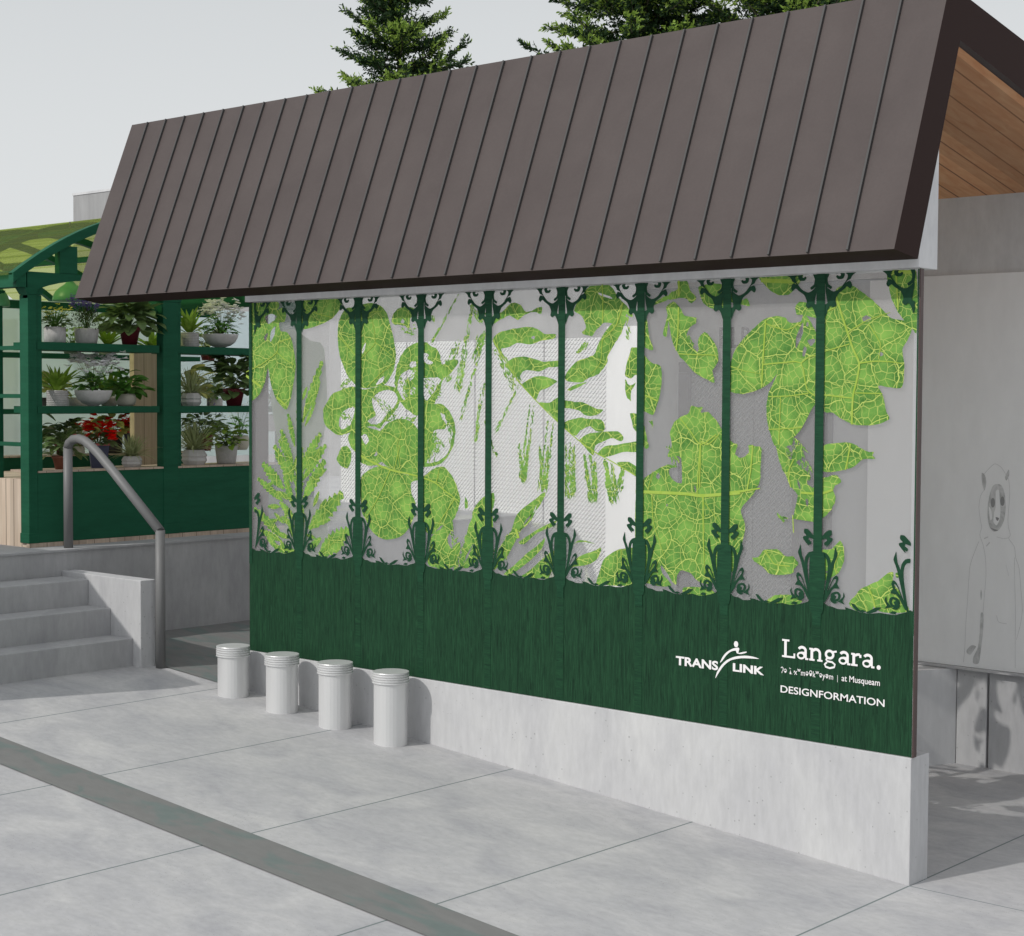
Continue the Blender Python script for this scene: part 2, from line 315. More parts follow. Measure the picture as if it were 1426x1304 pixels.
# ------------------------------------------------------------------ steps
st = thing('stairs', (-5, -.8, .35), 'flight of four grey concrete steps climbing to the terrace beside the handrail', 'stairs')
xs_ = [-4.69, -4.90, -5.115, -5.33]; zs_ = [.486, .636, .782]
for k in range(3):
    bevel(BX('step', (xs_[k]-(.215 if k < 2 else .255), -2.0, .2), (xs_[k], -.152, zs_[k]), 'conc_step', st), .004)
cw = MB(); cw.prism([(-5.384, .25), (-4.62, .25), (-4.62, .812), (-5.384, .812)], lambda u, v, w_: (u, w_, v), -.152, -.052)
tag(bevel(cw.build('stair_cheek_wall', 'conc'), .004), 'low concrete cheek wall along the right side of the steps', 'wall')
ow = MB(); ow.prism([(-8, .2), (-4.68, .2), (-4.68, 1.88), (-5.12, 1.96), (-5.57, 2.27), (-5.8, 2.44), (-8, 2.44)], lambda u, v, w_: (u, w_, v), -2.15, -2.0)  # unseen wall read from its shadow, top profile shaped to shade the steps
tag(bevel(ow.build('stair_shade_wall', 'conc'), .004), 'tall concrete wall out of view left of the steps, shaped to shade them', 'wall')
# handrail
hr = thing('handrail', (-4.566, -.0, .33), 'grey tubular handrail with a rounded top, beside the steps', 'handrail')
R_ = .027
top = [(-5.455, -.058, 1.525), (-5.44, -.058, 1.553), (-5.40, -.058, 1.575), (-5.34, -.058, 1.580), (-5.28, -.058, 1.568), (-5.22, -.058, 1.54), (-5.15, -.058, 1.50), (-5.0, -.058, 1.398), (-4.566, -.058, 1.085)]
MB().tube(top, R_, 18).build('rail', 'steel', hr)
MB().tube([(-5.455, -.058, PZ), (-5.455, -.058, 1.53)], R_, 18).build('post', 'steel', hr)
MB().tube([(-4.566, -.058, .325), (-4.566, -.058, 1.09)], R_, 18).build('post', 'steel', hr)
# ------------------------------------------------------------------ shelter
sh = thing('shelter', (-2.5, 1, 0), 'open shelter with steep brown standing seam roof on concrete beams', 'shelter')
def yz(u, v, w_): return (w_, u, v)
XL = -5.18
rf = MB()
A = (-.189, 2.385); Bq = (-.010, 2.360); RI = (.300, 3.215); RO = (.208, 3.412)
E1, E2 = (2.6, 3.412-.168*2.392), (2.6, 3.215-.202*2.3)
i0 = len(rf.v)
rf.hexa([(XL, A[0], A[1]), (0, A[0], A[1]), (0, Bq[0], Bq[1]), (XL, Bq[0], Bq[1]), (XL, RO[0], RO[1]), (0, RO[0], RO[1]), (0, RI[0], RI[1]), (XL, RI[0], RI[1])], 1)
rf.mi[-4] = 0   # the steep outer face
rf.mi[-2] = 2   # unseen inner face, made pale to bounce light inside
roof = rf.build('steep_roof', ['roof', 'fascia', 'bounce'], sh)
rb = MB().prism([RO, RI, E2, E1][::-1], yz, -3.75, 0, 0)
ro = rb.build('back_roof', ['roof', 'fascia'], sh)
for p in ro.data.polygons:
    if abs(p.normal.x) > .5 or p.normal.y > .8: p.material_index = 1
sf = MB(); n_ = Vector((0, -.18, -1)).normalized()*.004
sf.face([(-3.73, RI[0]+.01, RI[1]-.0045), (-.03, RI[0]+.01, RI[1]-.0045), (-.03, 2.55, E2[1]+.05*.202-.005), (-3.73, 2.55, E2[1]+.05*.202-.005)])
sf.build('soffit', 'soffit', ro)
dv = Vector((0, RO[0]-A[0], RO[1]-A[1])); nn = Vector((0, -dv.z, dv.y)).normalized()
k = -1; x = -5.018
while x < -.05:
    s_ = MB(); a = Vector((x, A[0], A[1]))+dv*.004; t = a+dv*.992
    w_ = .0042; h = .011
    s_.hexa([a-Vector((w_, 0, 0))-nn*.002, a+Vector((w_, 0, 0))-nn*.002, a+Vector((w_, 0, 0))+nn*h, a-Vector((w_, 0, 0))+nn*h,
             t-Vector((w_, 0, 0))-nn*.002, t+Vector((w_, 0, 0))-nn*.002, t+Vector((w_, 0, 0))+nn*h, t-Vector((w_, 0, 0))+nn*h])
    s_.build('standing_seam', 'seam', roof); x += .1724
fb = MB().prism([(.002, 2.33), (.144, 2.33), (.144, 2.785), (.002, 2.395)], yz, -3.905, 0.0)
fb.build('front_beam', 'conc_warm', sh)
BX('back_beam', (-2.89, 2.1, 2.462), (1.2, 2.5, 2.9), 'conc_warm', sh)
for x_ in (-2.8, .9): BX('post', (x_-.08, 2.5, 0), (x_+.08, 2.66, 2.75), 'conc_warm', sh)
BX('corner_post', (-3.905, .03, .1), (-3.885, .144, 2.33), 'edge', sh)
# low wall under the screen
lw = MB(); lw.prism([(-3.9, .0), (0, -.05), (0, .4864), (-3.9, .4864)], lambda u, v, w_: (u, w_, v), 0, .144)
tag(bevel(lw.build('low_wall', 'conc'), .003), 'long pale concrete low wall under the printed glass screen', 'wall')
# ------------------------------------------------------------------ printed screen
sc_ = thing('glass_screen', (-1.95, .01, .4864), 'long frosted glass screen printed with green leaves, columns and white logos', 'glass screen')
ZB, ZT, XW = .4885, 2.326, -3.878
BX('glass_pane', (XW, .0117, ZB), (0, .026, ZT), 'glass', sc_)
MB().box((.0, .006, ZB), (.006, .030, ZT)).build('edge_trim', 'edge', sc_)
CR = {'A': (330, 360), 'B': (330, 620), 'C': (660, 360), 'D': (660, 620), 'E': (960, 360), 'F': (960, 620)}
KS = 3.8541
def W2(c, x, y, yy=.01):
    p = aty(CR[c][0]+x/KS, CR[c][1]+y/KS, yy); return (p.x, p.z)
def conv(c, pts):
    o = []; cur = c
    for p in pts:
        if isinstance(p, str): cur = p; continue
        o.append(W2(cur, *p))
    return o
def clampz(pts):
    return [(min(max(x, XW+.004), -.002), min(max(z, ZB+.3), ZT-.002)) for x, z in pts]
def smooth(pts, n=3, jit=0.0, closed=True):
    o = []; N_ = len(pts)
    for i in range(N_ if closed else N_-1):
        p0, p1, p2, p3 = (pts[(i+k) % N_] for k in (-1, 0, 1, 2))
        if not closed: p0 = pts[max(i-1, 0)]; p3 = pts[min(i+2, N_-1)]
        for k in range(n):
            t = k/n
            q = [.5*((2*p1[a])+(-p0[a]+p2[a])*t*.6+(2*p0[a]-5*p1[a]+4*p2[a]-p3[a])*t*t*.6+(-p0[a]+3*p1[a]-3*p2[a]+p3[a])*t**3*.6)
                 + (0 if k == 0 else 0) for a in (0, 1)]
            # blend with the straight chord so corners stay
            ch = [p1[a]+(p2[a]-p1[a])*t for a in (0, 1)]
            q = [.5*q[a]+.5*ch[a] if False else ch[a]+(cat(p0[a], p1[a], p2[a], p3[a], t)-ch[a])*.75 for a in (0, 1)]
            j_ = min(jit, .3*math.hypot(p2[0]-p1[0], p2[1]-p1[1])/n)
            o.append((q[0]+rnd.uniform(-j_, j_), q[1]+rnd.uniform(-j_, j_)))
    return o
def cat(a, b, c, d, t): return .5*(2*b+(c-a)*t+(2*a-5*b+4*c-d)*t*t+(3*b-a-3*c+d)*t**3)
def flat(name, loops, y, m_, parent, extr=.0002):
    cu = bpy.data.curves.new(name, 'CURVE'); cu.dimensions = '2D'; cu.fill_mode = 'BOTH'; cu.extrude = extr
    for lp in loops:
        sp_ = cu.splines.new('POLY'); sp_.points.add(len(lp)-1)
        for q, (x, z) in zip(sp_.points, lp): q.co = (x, z, 0, 1)
        sp_.use_cyclic_u = True
    o = bpy.data.objects.new('tmp', cu); me = bpy.data.meshes.new_from_object(o); bpy.data.objects.remove(o); bpy.data.curves.remove(cu)
    me.transform(Matrix(((1, 0, 0, 0), (0, 0, 1, y), (0, 1, 0, 0), (0, 0, 0, 1)))); me.name = name
    me.transform(Matrix.Identity(4)); me.materials.clear(); me.materials.append(M[m_])
    ob = bpy.data.objects.new(name, me); COL.objects.link(ob)
    if parent: ob.parent = parent; ob.matrix_parent_inverse = Matrix.Translation(parent.location).inverted()
    return ob
LEAFY = .0114
cnt = [0]
def leafp(c, pts, holes=(), jit=.0012):
    outer = clampz(smooth(conv(c, pts), 4 if jit < .002 else 3, jit)); hl = [smooth(conv(c, h), 3, jit) for h in holes]
    cnt[0] += 1
    return flat('leaf_print', [outer]+hl, LEAFY-.000006*cnt[0], 'leaf', sc_)
leafp('A', [(48,240),(130,236),(215,230),(225,262),(212,280),(245,265),(262,300),(255,340),(225,345),(232,390),(265,395),(290,430),(305,500),(315,580),(300,680),(285,760),(262,812),(215,765),(185,690),(165,588),(150,660),(120,730),(80,765),(48,780)],
      [[(150,315),(185,298),(212,312),(200,332),(165,352)],[(180,395),(207,362),(200,410),(178,450)],[(143,425),(165,398),(155,445)]])
leafp('A', [(343,232),(440,222),(545,212),(562,250),(540,290),(500,330),(430,362),(345,374)])
leafp('A', [(580,272),(545,340),(540,430),(550,520),(575,590),(600,640),(650,690),(700,697),(745,690),(800,672),(840,600),(852,520),(840,430),(815,330),(800,290),(770,255),(720,240),(660,250),(620,262)],
      [[(670,490),(690,450),(686,485),(672,512)],[(745,680),(760,650),(790,632),(780,665)]])
leafp('A', [(520,722),(600,692),(650,690),(690,706),(780,680),(850,695),(880,740),(862,800),(830,840),(790,880),(765,912),(730,900),(690,905),(640,925),(600,935),(560,950),(530,942),(480,905),(460,850),(470,790)],
      [[(725,752),(760,720),(812,706),(852,726),(862,760),(840,800),(800,840),(770,880),(735,893),(700,872),(742,842),(730,800)],[(545,885),(562,830),(600,806),(630,800),(625,850),(600,900),(560,918)]], .003)
leafp('A', [(765,925),(800,890),(860,862),(920,870),(968,915),(985,1000),(985,1182),(890,1152),(820,1130),(775,1092),(740,1112),(700,1112),(665,1095),(640,1050),(610,1010),(595,960),(620,925),(690,905)],
      [[(665,955),(690,945),(708,975),(690,1000)],[(735,1060),(748,1035),(752,1055)]], .0018)
leafp('B', [(662,190),(685,150),(740,118),(800,114),(840,140),(985,180),(935,200),(935,260),(957,310),(950,380),(920,450),(880,490),(820,508),(770,500),(720,460),(690,400),(668,350)])
leafp('B', [(990,190),(1030,145),(1070,120),(1110,118),(1150,160),(1175,210),(1197,290),(1185,350),(1160,400),(1120,425),(1090,435),(1060,470),(1030,480),(1000,440),(990,330)], [], .002)
leafp('A', [(850,620),(870,550),(900,490),(950,460),(1000,452),(1050,470),(1090,520),(1100,570),(1160,540),(1190,560),(1150,610),(1110,640),(1095,690),(1070,760),(1040,800),(1000,815),(960,840),(920,820),(880,780),(855,720),(845,670)],
      [[(860,690),(880,620),(925,600),(962,610),(940,650),(900,690),(912,740),(890,762),(868,722)],[(1000,645),(1060,640),(1095,652),(1070,700),(1040,740),(1010,765),(1000,700)],[(1005,510),(1028,515),(1022,540),(1052,562),(1030,572),(1000,545)],[(928,560),(958,552),(958,582),(930,588)],[(915,700),(950,690),(960,720),(935,735)]], .0045)
leafp('A', [(985,820),(1060,780),(1110,790),(1150,840),(1172,910),(1165,980),(1140,1050),(1095,1102),(1020,1118),(985,1095)],
      [[(1092,830),(1130,855),(1155,920),(1150,990),(1125,1050),(1080,1088),(1018,1098),(1040,1050),(1062,1000),(1045,950),(1062,920),(1110,920),(1122,890),(1100,862)]], .003)
leafp('A', [(540,1060),(560,1015),(590,1008),(612,1040),(610,1090),(590,1128),(555,1112),(533,1080)])
leafp('A', [(828,335),(850,280),(890,260),(950,268),(965,300),(930,322),(925,372),(890,355),(850,358)], [[(875,345),(890,322),(898,345)]], .003)
# palm fronds
leafp('C', [(100,440),(130,400),(210,378),(300,368),(350,385),(380,405),(437,408),(430,430),(370,440),(300,462),(230,455),(180,480),(145,485),(152,528),(125,490)], [[(305,425),(325,415),(322,435)]])
leafp('C', [(168,570),(210,535),(270,528),(340,545),(380,555),(460,548),(460,580),(400,585),(350,608),(290,600),(260,610),(240,637),(200,615)])
leafp('C', [(255,680),(310,640),(370,632),(442,655),(435,670),(385,700),(355,710),(330,760),(290,720)])
leafp('C', [(348,775),(400,775),(460,750),(460,878),(400,825)])
leafp('C', [(470,762),(540,770),(590,775),(650,805),(692,815),(655,842),(600,845),(560,815),(470,798)])
leafp('C', [(470,895),(520,865),(570,855),(620,862),(680,865),(702,900),(690,932),(650,925),(620,900),(570,925),(540,952)])
leafp('C', [(565,975),(620,940),(700,930),(770,928),(802,960),(790,982),(740,965),(690,985),(650,1005),(640,1058),(600,1020)])
leafp('C', [(662,1050),(700,1010),(770,1000),(885,982),(885,1035),(800,1040),(750,1055),(700,1067)])
leafp('C', [(765,1098),(830,1093),(885,1130),(885,1182),(810,1130)])
leafp('C', [(535,282),(560,230),(620,150),(700,130),(745,165),(780,215),(805,240),(850,300),(845,315),(815,300),(812,345),(790,372),(740,350),(700,345),(660,380),(630,417),(578,402),(600,370),(580,310)], [[(665,185),(730,205),(740,215),(690,205)]], .0018)
leafp('C', [(765,330),(802,350),(790,400),(760,450),(718,520),(715,560),(670,620),(620,640),(570,668),(490,655),(498,610),(560,548),(640,520),(670,450),(700,400),(745,345)], [], .0018)
leafp('C', [(500,705),(540,680),(605,665),(560,692),(520,710)])
leafp('C', [(848,478),(890,492),(890,640),(868,625),(840,645),(810,625),(820,560),(835,510)])
leafp('C', [(812,650),(835,685),(870,665),(845,712),(840,767),(815,732)], [], .003)
leafp('C', [(895,520),(950,560),(1002,580),(1006,660),(995,740),(965,837),(930,828),(895,790)])
leafp('C', [(895,320),(925,325),(940,420),(962,490),(920,480),(895,440)])
leafp('C', [(95,355),(105,300),(150,290),(200,238),(250,250),(280,290),(362,258),(360,297),(320,288),(270,302),(235,330),(190,305),(140,330)], [], .002)
leafp('C', [(1030,262),(1070,232),(1100,260),(1130,305),(1192,320),(1188,350),(1160,370),(1140,410),(1165,460),(1202,505),(1205,430),(1238,395),(1290,450),(1314,540),(1280,600),(1290,667),(1230,640),(1180,610),(1130,555),(1100,520),(1060,440),(1045,340)], [], .0025)
leafp('C', [(1040,205),(1062,180),(1095,165),(1090,115),(1142,115),(1160,170),(1192,210),(1165,242),(1130,212),(1050,222)], [], .002)
leafp('C', [(960,250),(1000,215),(1040,200),(1040,222),(1000,240)], [], .002)
leafp('C', [(1205,165),(1260,200),(1300,190),(1345,180),(1345,275),(1280,270),(1230,240)])
leafp('C', [(1012,405),(1030,330),(1044,305),(1034,420)], [], .002)
leafp('C', [(1165,793),(1200,800),(1227,798),(1215,828),(1255,825),(1300,870),(1335,930),'E',(225,985),(258,1000),(245,1050),(275,1072),(318,1045),(315,1002),(350,1008),(386,1022),(380,1140),'F',(378,195),(340,265),(275,347),(298,430),(280,540),(250,650),(200,700),'D',(1250,745),(1190,722),(1165,690),(1110,672),(1090,700),(1080,752),(1005,645),(1010,690),(1060,752),(1000,760),(940,745),(905,740),(868,700),(865,300),(905,190),(970,140),(1040,105),(1092,118),(1045,130),(1060,180),(1115,205),'C',(1112,1090),(1098,1062),(1038,1065),(1062,1000),(1050,940),(1075,880),(1110,850),(1150,832)],
      [['D',(975,170),(990,148),(1000,170),(988,182)],['D',(1180,215),(1192,235),(1190,262)],['D',(1030,315),(1040,320),(1033,330)]], .0015)
leafp('C', [(838,835),(870,838),(895,880),(915,900),(925,960),(938,1010),(915,1020),(890,960),(855,905)], [], .003)
leafp('D', [(655,748),(675,670),(700,610),(760,567),(810,555),(868,562),(900,700),(915,755),(780,757),(700,752)])
leafp('D', [(500,668),(560,600),(640,570),(682,551),(660,612),(610,642),(540,652)])
leafp('D', [(130,565),(200,460),(230,370),(300,310),(384,250),(350,330),(280,400),(240,480),(180,590),(105,672)], [[(215,490),(300,390),(340,310),(310,400),(240,470)]], .002)
leafp('D', [(240,520),(330,460),(440,405),(425,435),(340,472),(270,532)])
leafp('D', [(160,692),(240,620),(300,570),(382,500),(360,560),(300,620),(200,695)], [], .003)
leafp('D', [(250,708),(290,680),(380,600),(430,565),(432,625),(400,712),(340,715)])
leafp('D', [(-10,362),(50,280),(75,272),(105,255),(112,300),(100,350),(100,600),(60,620),(0,560)], [], .002)
leafp('D', [(535,530),(560,513),(600,513),(655,532),(600,522),(560,522)])
leafp('B', [(1345,275),(1290,330),(1245,430),(1212,560),(1195,650),(1240,660),(1300,600),(1345,500)], [[(1205,650),(1250,560),(1290,480),(1240,600)]], .003)
leafp('B', [(1040,500),(1090,450),(1140,400),(1160,420),(1130,500),(1150,560),(1190,520),(1200,560),(1170,640),(1130,672),(1060,655),(1020,630)], [], .004)
leafp('B', [(1222,340),(1224,282),(1237,300),(1238,335)])
leafp('E', [(205,590),(222,560),(240,500),(290,430),(350,370),(405,325),(470,310),(515,320),(535,345),(570,345),(600,335),(612,300),(640,325),(670,380),(700,460),(690,740),(650,820),(600,915),(560,962),(545,1000),(500,1010),(455,1003),(420,890),(412,800),(425,720),(445,680),(471,620),(440,660),(400,690),(350,712),(290,728),(240,722),(200,700)],
      [[(607,345),(610,400),(590,450),(570,485),(573,420)],[(605,523),(615,473),(629,485),(619,522)],[(633,440),(672,432),(672,450),(650,472)],[(628,345),(637,342),(637,365),(626,362)]], .001)
leafp('E', [(568,262),(590,233),(640,240),(690,265),(690,322),(612,303),(575,302)])
leafp('E', [(710,300),(780,220),(785,168),(830,145),(880,150),(940,190),(1000,240),(1050,290),(1080,320),(1170,340),(1194,380),(1170,440),(1142,490),(1153,570),(1141,690),(1080,694),(1013,684),(1040,740),(1055,820),(1073,863),(1000,893),(900,896),(830,870),(770,830),(710,785)],
      [[(926,322),(950,306),(980,325),(940,343)],[(1012,513),(1025,501),(1041,514),(1026,526)]], .001)
leafp('E', [(1062,75),(1140,72),(1218,70),(1220,390),(1195,376),(1170,355),(1120,290),(1085,220),(1068,140)], [], .001)
leafp('E', [(372,98),(480,94),(610,88),(562,170),(530,195),(480,198),(430,170)])
leafp('E', [(50,150),(130,135),(180,150),(185,275),(130,265),(80,235),(55,190)])
leafp('E', [(215,180),(280,222),(308,215),(323,257),(270,245),(215,230)])
leafp('E', [(710,1012),(790,990),(870,992),(920,1020),(965,1040),(990,1038),(982,1058),(995,1075),(930,1080),(880,1120),(820,1138),(710,1142)])
leafp('F', [(470,-10),(505,0),(520,35),(540,80),(560,40),(600,25),(608,60),(575,90),(630,150),(635,210),(670,230),(720,180),(790,162),(812,200),(770,230),(782,290),(760,350),(720,390),(665,420),(640,440),(640,490),(590,515),(560,480),(520,440),(490,400),(466,365),(520,392),(555,380),(585,270),(540,210),(500,130),(472,60)],
      [[(575,180),(590,200),(598,240),(585,225)],[(625,290),(636,295),(634,330),(626,320)],[(500,380),(525,392),(520,410),(505,400)]], .004)
leafp('F', [(333,605),(372,600),(400,560),(470,560),(510,592),(560,600),(585,640),(560,665),(545,695),(440,697),(400,660),(360,635)], [], .003)
leafp('F', [(700,575),(760,560),(810,513),(832,580),(820,650),(780,702),(700,730)], [[(728,680),(740,676),(738,690)]], .002)
leafp('F', [(855,848),(900,795),(905,785),(950,755),(1010,733),(1060,690),(1092,683),(1092,740),(1130,790),(1150,835),(1180,895),(1040,900),(990,870),(975,895),(900,893)], [], .002)
leafp('F', [(405,845),(450,810),(500,803),(570,810),(605,842),(560,858),(420,855)])
leafp('F', [(-30,765),(60,763),(120,778),(135,803),(60,812),(-30,805)])
leafp('F', [(1105,690),(1125,680),(1130,705),(1110,712)], [], .002)
# serrated fern leaflets round the second column
def serr(c, a, b, wd, n=8, c2=None):
    p = Vector(W2(c, *a)); q = Vector(W2(c2 or c, *b)); d = q-p; Ln = d.length; d /= Ln; nrm = Vector((-d.y, d.x)); wd = wd/KS/270*.84
    Lp = []; Rp = []
    for k in range(n+1):
        t = k/n; r = wd*.5*math.sin(math.pi*min(1, t*.93+.05))**.7*(1-.25*t)
        tt = min(1, t+.5/n)
        Lp += [p+d*Ln*t+nrm*r*.72, p+d*Ln*min(1, t+.75/n)+nrm*r*1.12]
        Rp += [p+d*Ln*t-nrm*r*.72, p+d*Ln*min(1, t+.75/n)-nrm*r*1.12]
    Lp[-1] = q; Rp[-1] = q
    cnt[0] += 1
    pts = clampz([tuple(v) for v in Lp+Rp[::-1][1:]])
    o = flat('tmpl', [pts], LEAFY-.000006*cnt[0], 'leaf', None)
    RB = strip([tuple(p+d*Ln*.05), tuple(q-d*Ln*.1)], .0022, own=False)
    i = len(RB.v); RB.mi = [1]*len(RB.f); RB.v += [tuple(v.co) for v in o.data.vertices]
    for pl in o.data.polygons: RB.f.append(tuple(i+w_ for w_ in pl.vertices)); RB.mi.append(0); RB.sm.append(False)
    me = o.data; bpy.data.objects.remove(o); bpy.data.meshes.remove(me)
    RB.build('leaflet_print', ['leaf', 'midrib'], sc_)
def strip(pts, wd, taper=True, y=None, own=True):
    RIB = MB()
    cnt[0] += 1
    y = (LEAFY-.0018-.000004*cnt[0]) if y is None else y
    Pn = len(pts); Lr = []
    for k, p in enumerate(pts):
        a = pts[max(k-1, 0)]; b = pts[min(k+1, Pn-1)]; dx, dz = b[0]-a[0], b[1]-a[1]; l = math.hypot(dx, dz) or 1
        ww = wd*.5*(1-.6*k/(Pn-1) if taper else 1); Lr.append(((p[0]-dz/l*ww, y, p[1]+dx/l*ww), (p[0]+dz/l*ww, y, p[1]-dx/l*ww)))
    for k in range(Pn-1): RIB.face([Lr[k][0], Lr[k+1][0], Lr[k+1][1], Lr[k][1]])
    if own: return RIB.build('leaf_midrib', 'midrib', sc_)
    return RIB
for a in [('A',(350,880),(457,550),80),('A',(335,1010),(330,690),60),('A',(310,1010),(272,833),55),('A',(300,1130),(235,918),75),('A',(295,1200),(198,1003),85),
          ('A',(345,1120),(450,938),80),('A',(350,1190),(478,1000),70),('B',(355,130),(450,20),70),('B',(355,290),(472,80),100),('B',(300,90),(225,-30),80),
          ('B',(250,235),(135,98),95),('B',(245,300),(110,178),62),('B',(385,450),(568,258),135),('B',(440,590),(600,455),150),('B',(250,500),(90,338),75),
          ('B',(240,515),(122,455),55),('B',(225,560),(160,495),50),('B',(310,400),(228,305),62),('B',(310,440),(238,385),50),('B',(310,570),(200,550),70),('B',(300,330),(250,140),70),('B',(300,290),(200,250),50),
          ('B',(380,560),(450,500),60),('A',(330,1233),(345,1010),90),('B',(330,330),(335,60),95),('B',(310,200),(262,60),60),('B',(345,480),(350,320),60),('B',(305,500),(275,400),50),
          ('A',(350,760),(375,690),34),('A',(400,800),(445,660),34),('A',(365,900),(420,770),38),('A',(320,1060),(292,1180),34),('A',(260,1130),(205,1060),36),('A',(400,1080),(455,1010),36),('A',(420,1180),(480,1130),34),
          ('B',(200,200),(140,230),34),('B',(230,330),(165,330),40),('B',(220,400),(150,420),40),('B',(250,420),(200,365),34),('B',(180,430),(135,385),30),('B',(280,500),(220,470),40),('B',(410,330),(440,250),40),('B',(420,420),(500,400),44),('B',(440,350),(480,290),40),('B',(500,340),(545,270),44),
          ('B',(280,250),(262,130),44),('B',(270,330),(255,420),36),('B',(385,200),(430,180),36),('B',(470,560),(520,470),46),('B',(530,580),(570,500),46),('B',(260,560),(225,500),30),('B',(370,480),(420,500),34)]: serr(*a)
# thick midribs
def rib(c, pts, wd, taper=False): strip(smooth(conv(c, pts), 3, 0, False)+[conv(c, pts)[-1]], wd/KS/285*.6, taper)
rib('B', [(640,40),(700,78),(820,132),(965,165),(1060,200),(1110,240),(1195,305)], 22, True)
rib('B', [(822,135),(760,280),(690,395)], 12, True); rib('B', [(1170,285),(1110,380),(1065,450)], 11, True); rib('B', [(1070,200),(1088,120)], 12, True)
rib('B', [(845,130),(875,0)], 9); rib('A', [(875,1125),(860,1000),(880,940),(880,870)], 8, True)
rib('A', [(50,630),(130,690)], 24); rib('A', [(50,610),(130,570),(215,505),(225,450),(290,430)], 9); rib('A', [(215,505),(262,545),(305,570)], 8); rib('A', [(215,745),(262,790)], 20)
rib('A', [(545,415),(620,500),(660,540),(700,500),(742,450),(725,330),(715,290)], 9, True); rib('A', [(742,450),(850,535)], 8, True); rib('A', [(700,690),(780,610),(845,560)], 9, True)
rib('A', [(660,330),(720,290),(780,285)], 9, True); rib('A', [(365,275),(440,300),(515,318)], 8)
rib('C', [(105,440),(175,560),(240,660),(340,770),(440,868),(560,975),(650,1040),(740,1090),(868,1165)], 9)
rib('C', [(690,140),(692,240),(690,350)], 10); rib('C', [(800,240),(770,345),(745,380),(690,440),(680,560),(620,625)], 12, True)
rib('C', [(1098,262),(1095,400),(1085,495)], 13); rib('C', [(1100,512),(1200,518),(1290,520),(1310,550)], 8); rib('C', [(920,735),(985,765)], 12)
rib('C', [(1100,120),(1100,205)], 18)
rib('D', [(868,250),(1000,255),(1140,262),(1230,272),(1430,256)], 24); rib('F', [(180,262),(300,245),(380,232)], 22, True)
rib('D', [(1230,272),(1232,500),(1238,690)], 15, True); rib('C', [(1110,862),(1160,925),(1217,1000),(1300,945)], 9)
rib('C', [(1217,1000),(1215,1120)], 10); rib('D', [(1215,0),(1205,130),(1198,265)], 10); rib('D', [(955,268),(965,420),(1010,560),(1030,620)], 9, True); rib('D', [(935,240),(960,140)], 9, True)
rib('D', [(1240,310),(1330,430)], 7, True)
rib('E', [(410,330),(395,560),(388,690)], 13); rib('E', [(395,570),(500,560),(600,562),(630,700),(680,740)], 10); rib('E', [(600,562),(640,530),(680,520)], 9)
rib('E', [(412,350),(520,385),(600,345)], 8); rib('E', [(222,580),(300,605),(390,620)], 8, True); rib('E', [(425,742),(540,738),(640,724)], 8); rib('E', [(425,918),(500,915),(605,908)], 8); rib('E', [(480,1000),(485,860),(490,742)], 8)
rib('E', [(788,205),(820,310),(850,400),(880,490),(912,562),(900,650),(878,745),(872,892)], 15); rib('E', [(912,562),(1000,552),(1090,556),(1150,568)], 12, True)
rib('E', [(722,732),(800,742),(878,750)], 10); rib('E', [(892,722),(960,724),(1036,726)], 8); rib('E', [(728,498),(860,460)], 8); rib('E', [(848,398),(960,330),(1080,290)], 10, True); rib('E', [(960,350),(1025,455),(1015,540)], 8)
rib('E', [(728,290),(785,262)], 10); rib('E', [(1110,78),(1115,180),(1120,270)], 12); rib('E', [(385,118),(480,122),(560,125)], 30); rib('E', [(1090,72),(1215,74)], 26)
rib('E', [(865,995),(850,1080),(838,1135)], 12); rib('E', [(545,1230),(530,1150),(560,1080)], 9)
rib('F', [(340,0),(330,130),(310,240)], 12); rib('F', [(555,375),(560,470)], 8); rib('F', [(960,760),(985,820),(1000,880)], 10); rib('F', [(600,255),(700,262),(770,240)], 16)
rib('F', [(405,565),(430,600),(460,640),(540,650)], 8); rib('F', [(812,560),(780,640),(790,690)], 8); rib('D', [(225,450),(240,500)], 26)
rib('E', [(60,980),(100,1000),(160,945)], 8); rib('E', [(60,990),(55,1233)], 10); rib('D', [(790,560),(792,650)], 8)
# tattered streamers
TT = MB(); tz = [0]
def tatter(c, a, b, wd, n=40, c2=None):
    p = Vector(W2(c, *a)); q = Vector(W2(c2 or c, *b)); d = q-p; Ln = d.length; d /= Ln; nr = Vector((-d.y, d.x)); wd = wd/KS/280
    for k in range(n):
        t = rnd.random()**.85; cc = p+d*Ln*t+nr*rnd.uniform(-.5, .5)*wd*(.45+.8*t); s_ = rnd.uniform(.006, .018)*(.7+.6*t); w3 = rnd.uniform(.0016, .0050)
        tz[0] += 1; y = LEAFY-.0001-.0000003*tz[0]
        an = rnd.gauss(0, .35); e = Vector((d.x*math.cos(an)-d.y*math.sin(an), d.x*math.sin(an)+d.y*math.cos(an))); f = Vector((-e.y, e.x))
        pts = [cc-e*s_, cc-e*s_*.3+f*w3*rnd.uniform(.5, 1.2), cc+e*s_*.4+f*w3*rnd.uniform(.3, 1.2), cc+e*s_, cc+e*s_*.3-f*w3*rnd.uniform(.4, 1.2), cc-e*s_*.5-f*w3*rnd.uniform(.4, 1)]
        pts = [(min(max(v.x, XW), 0), y, min(v.y, ZT-.002)) for v in pts]; TT.face(pts)
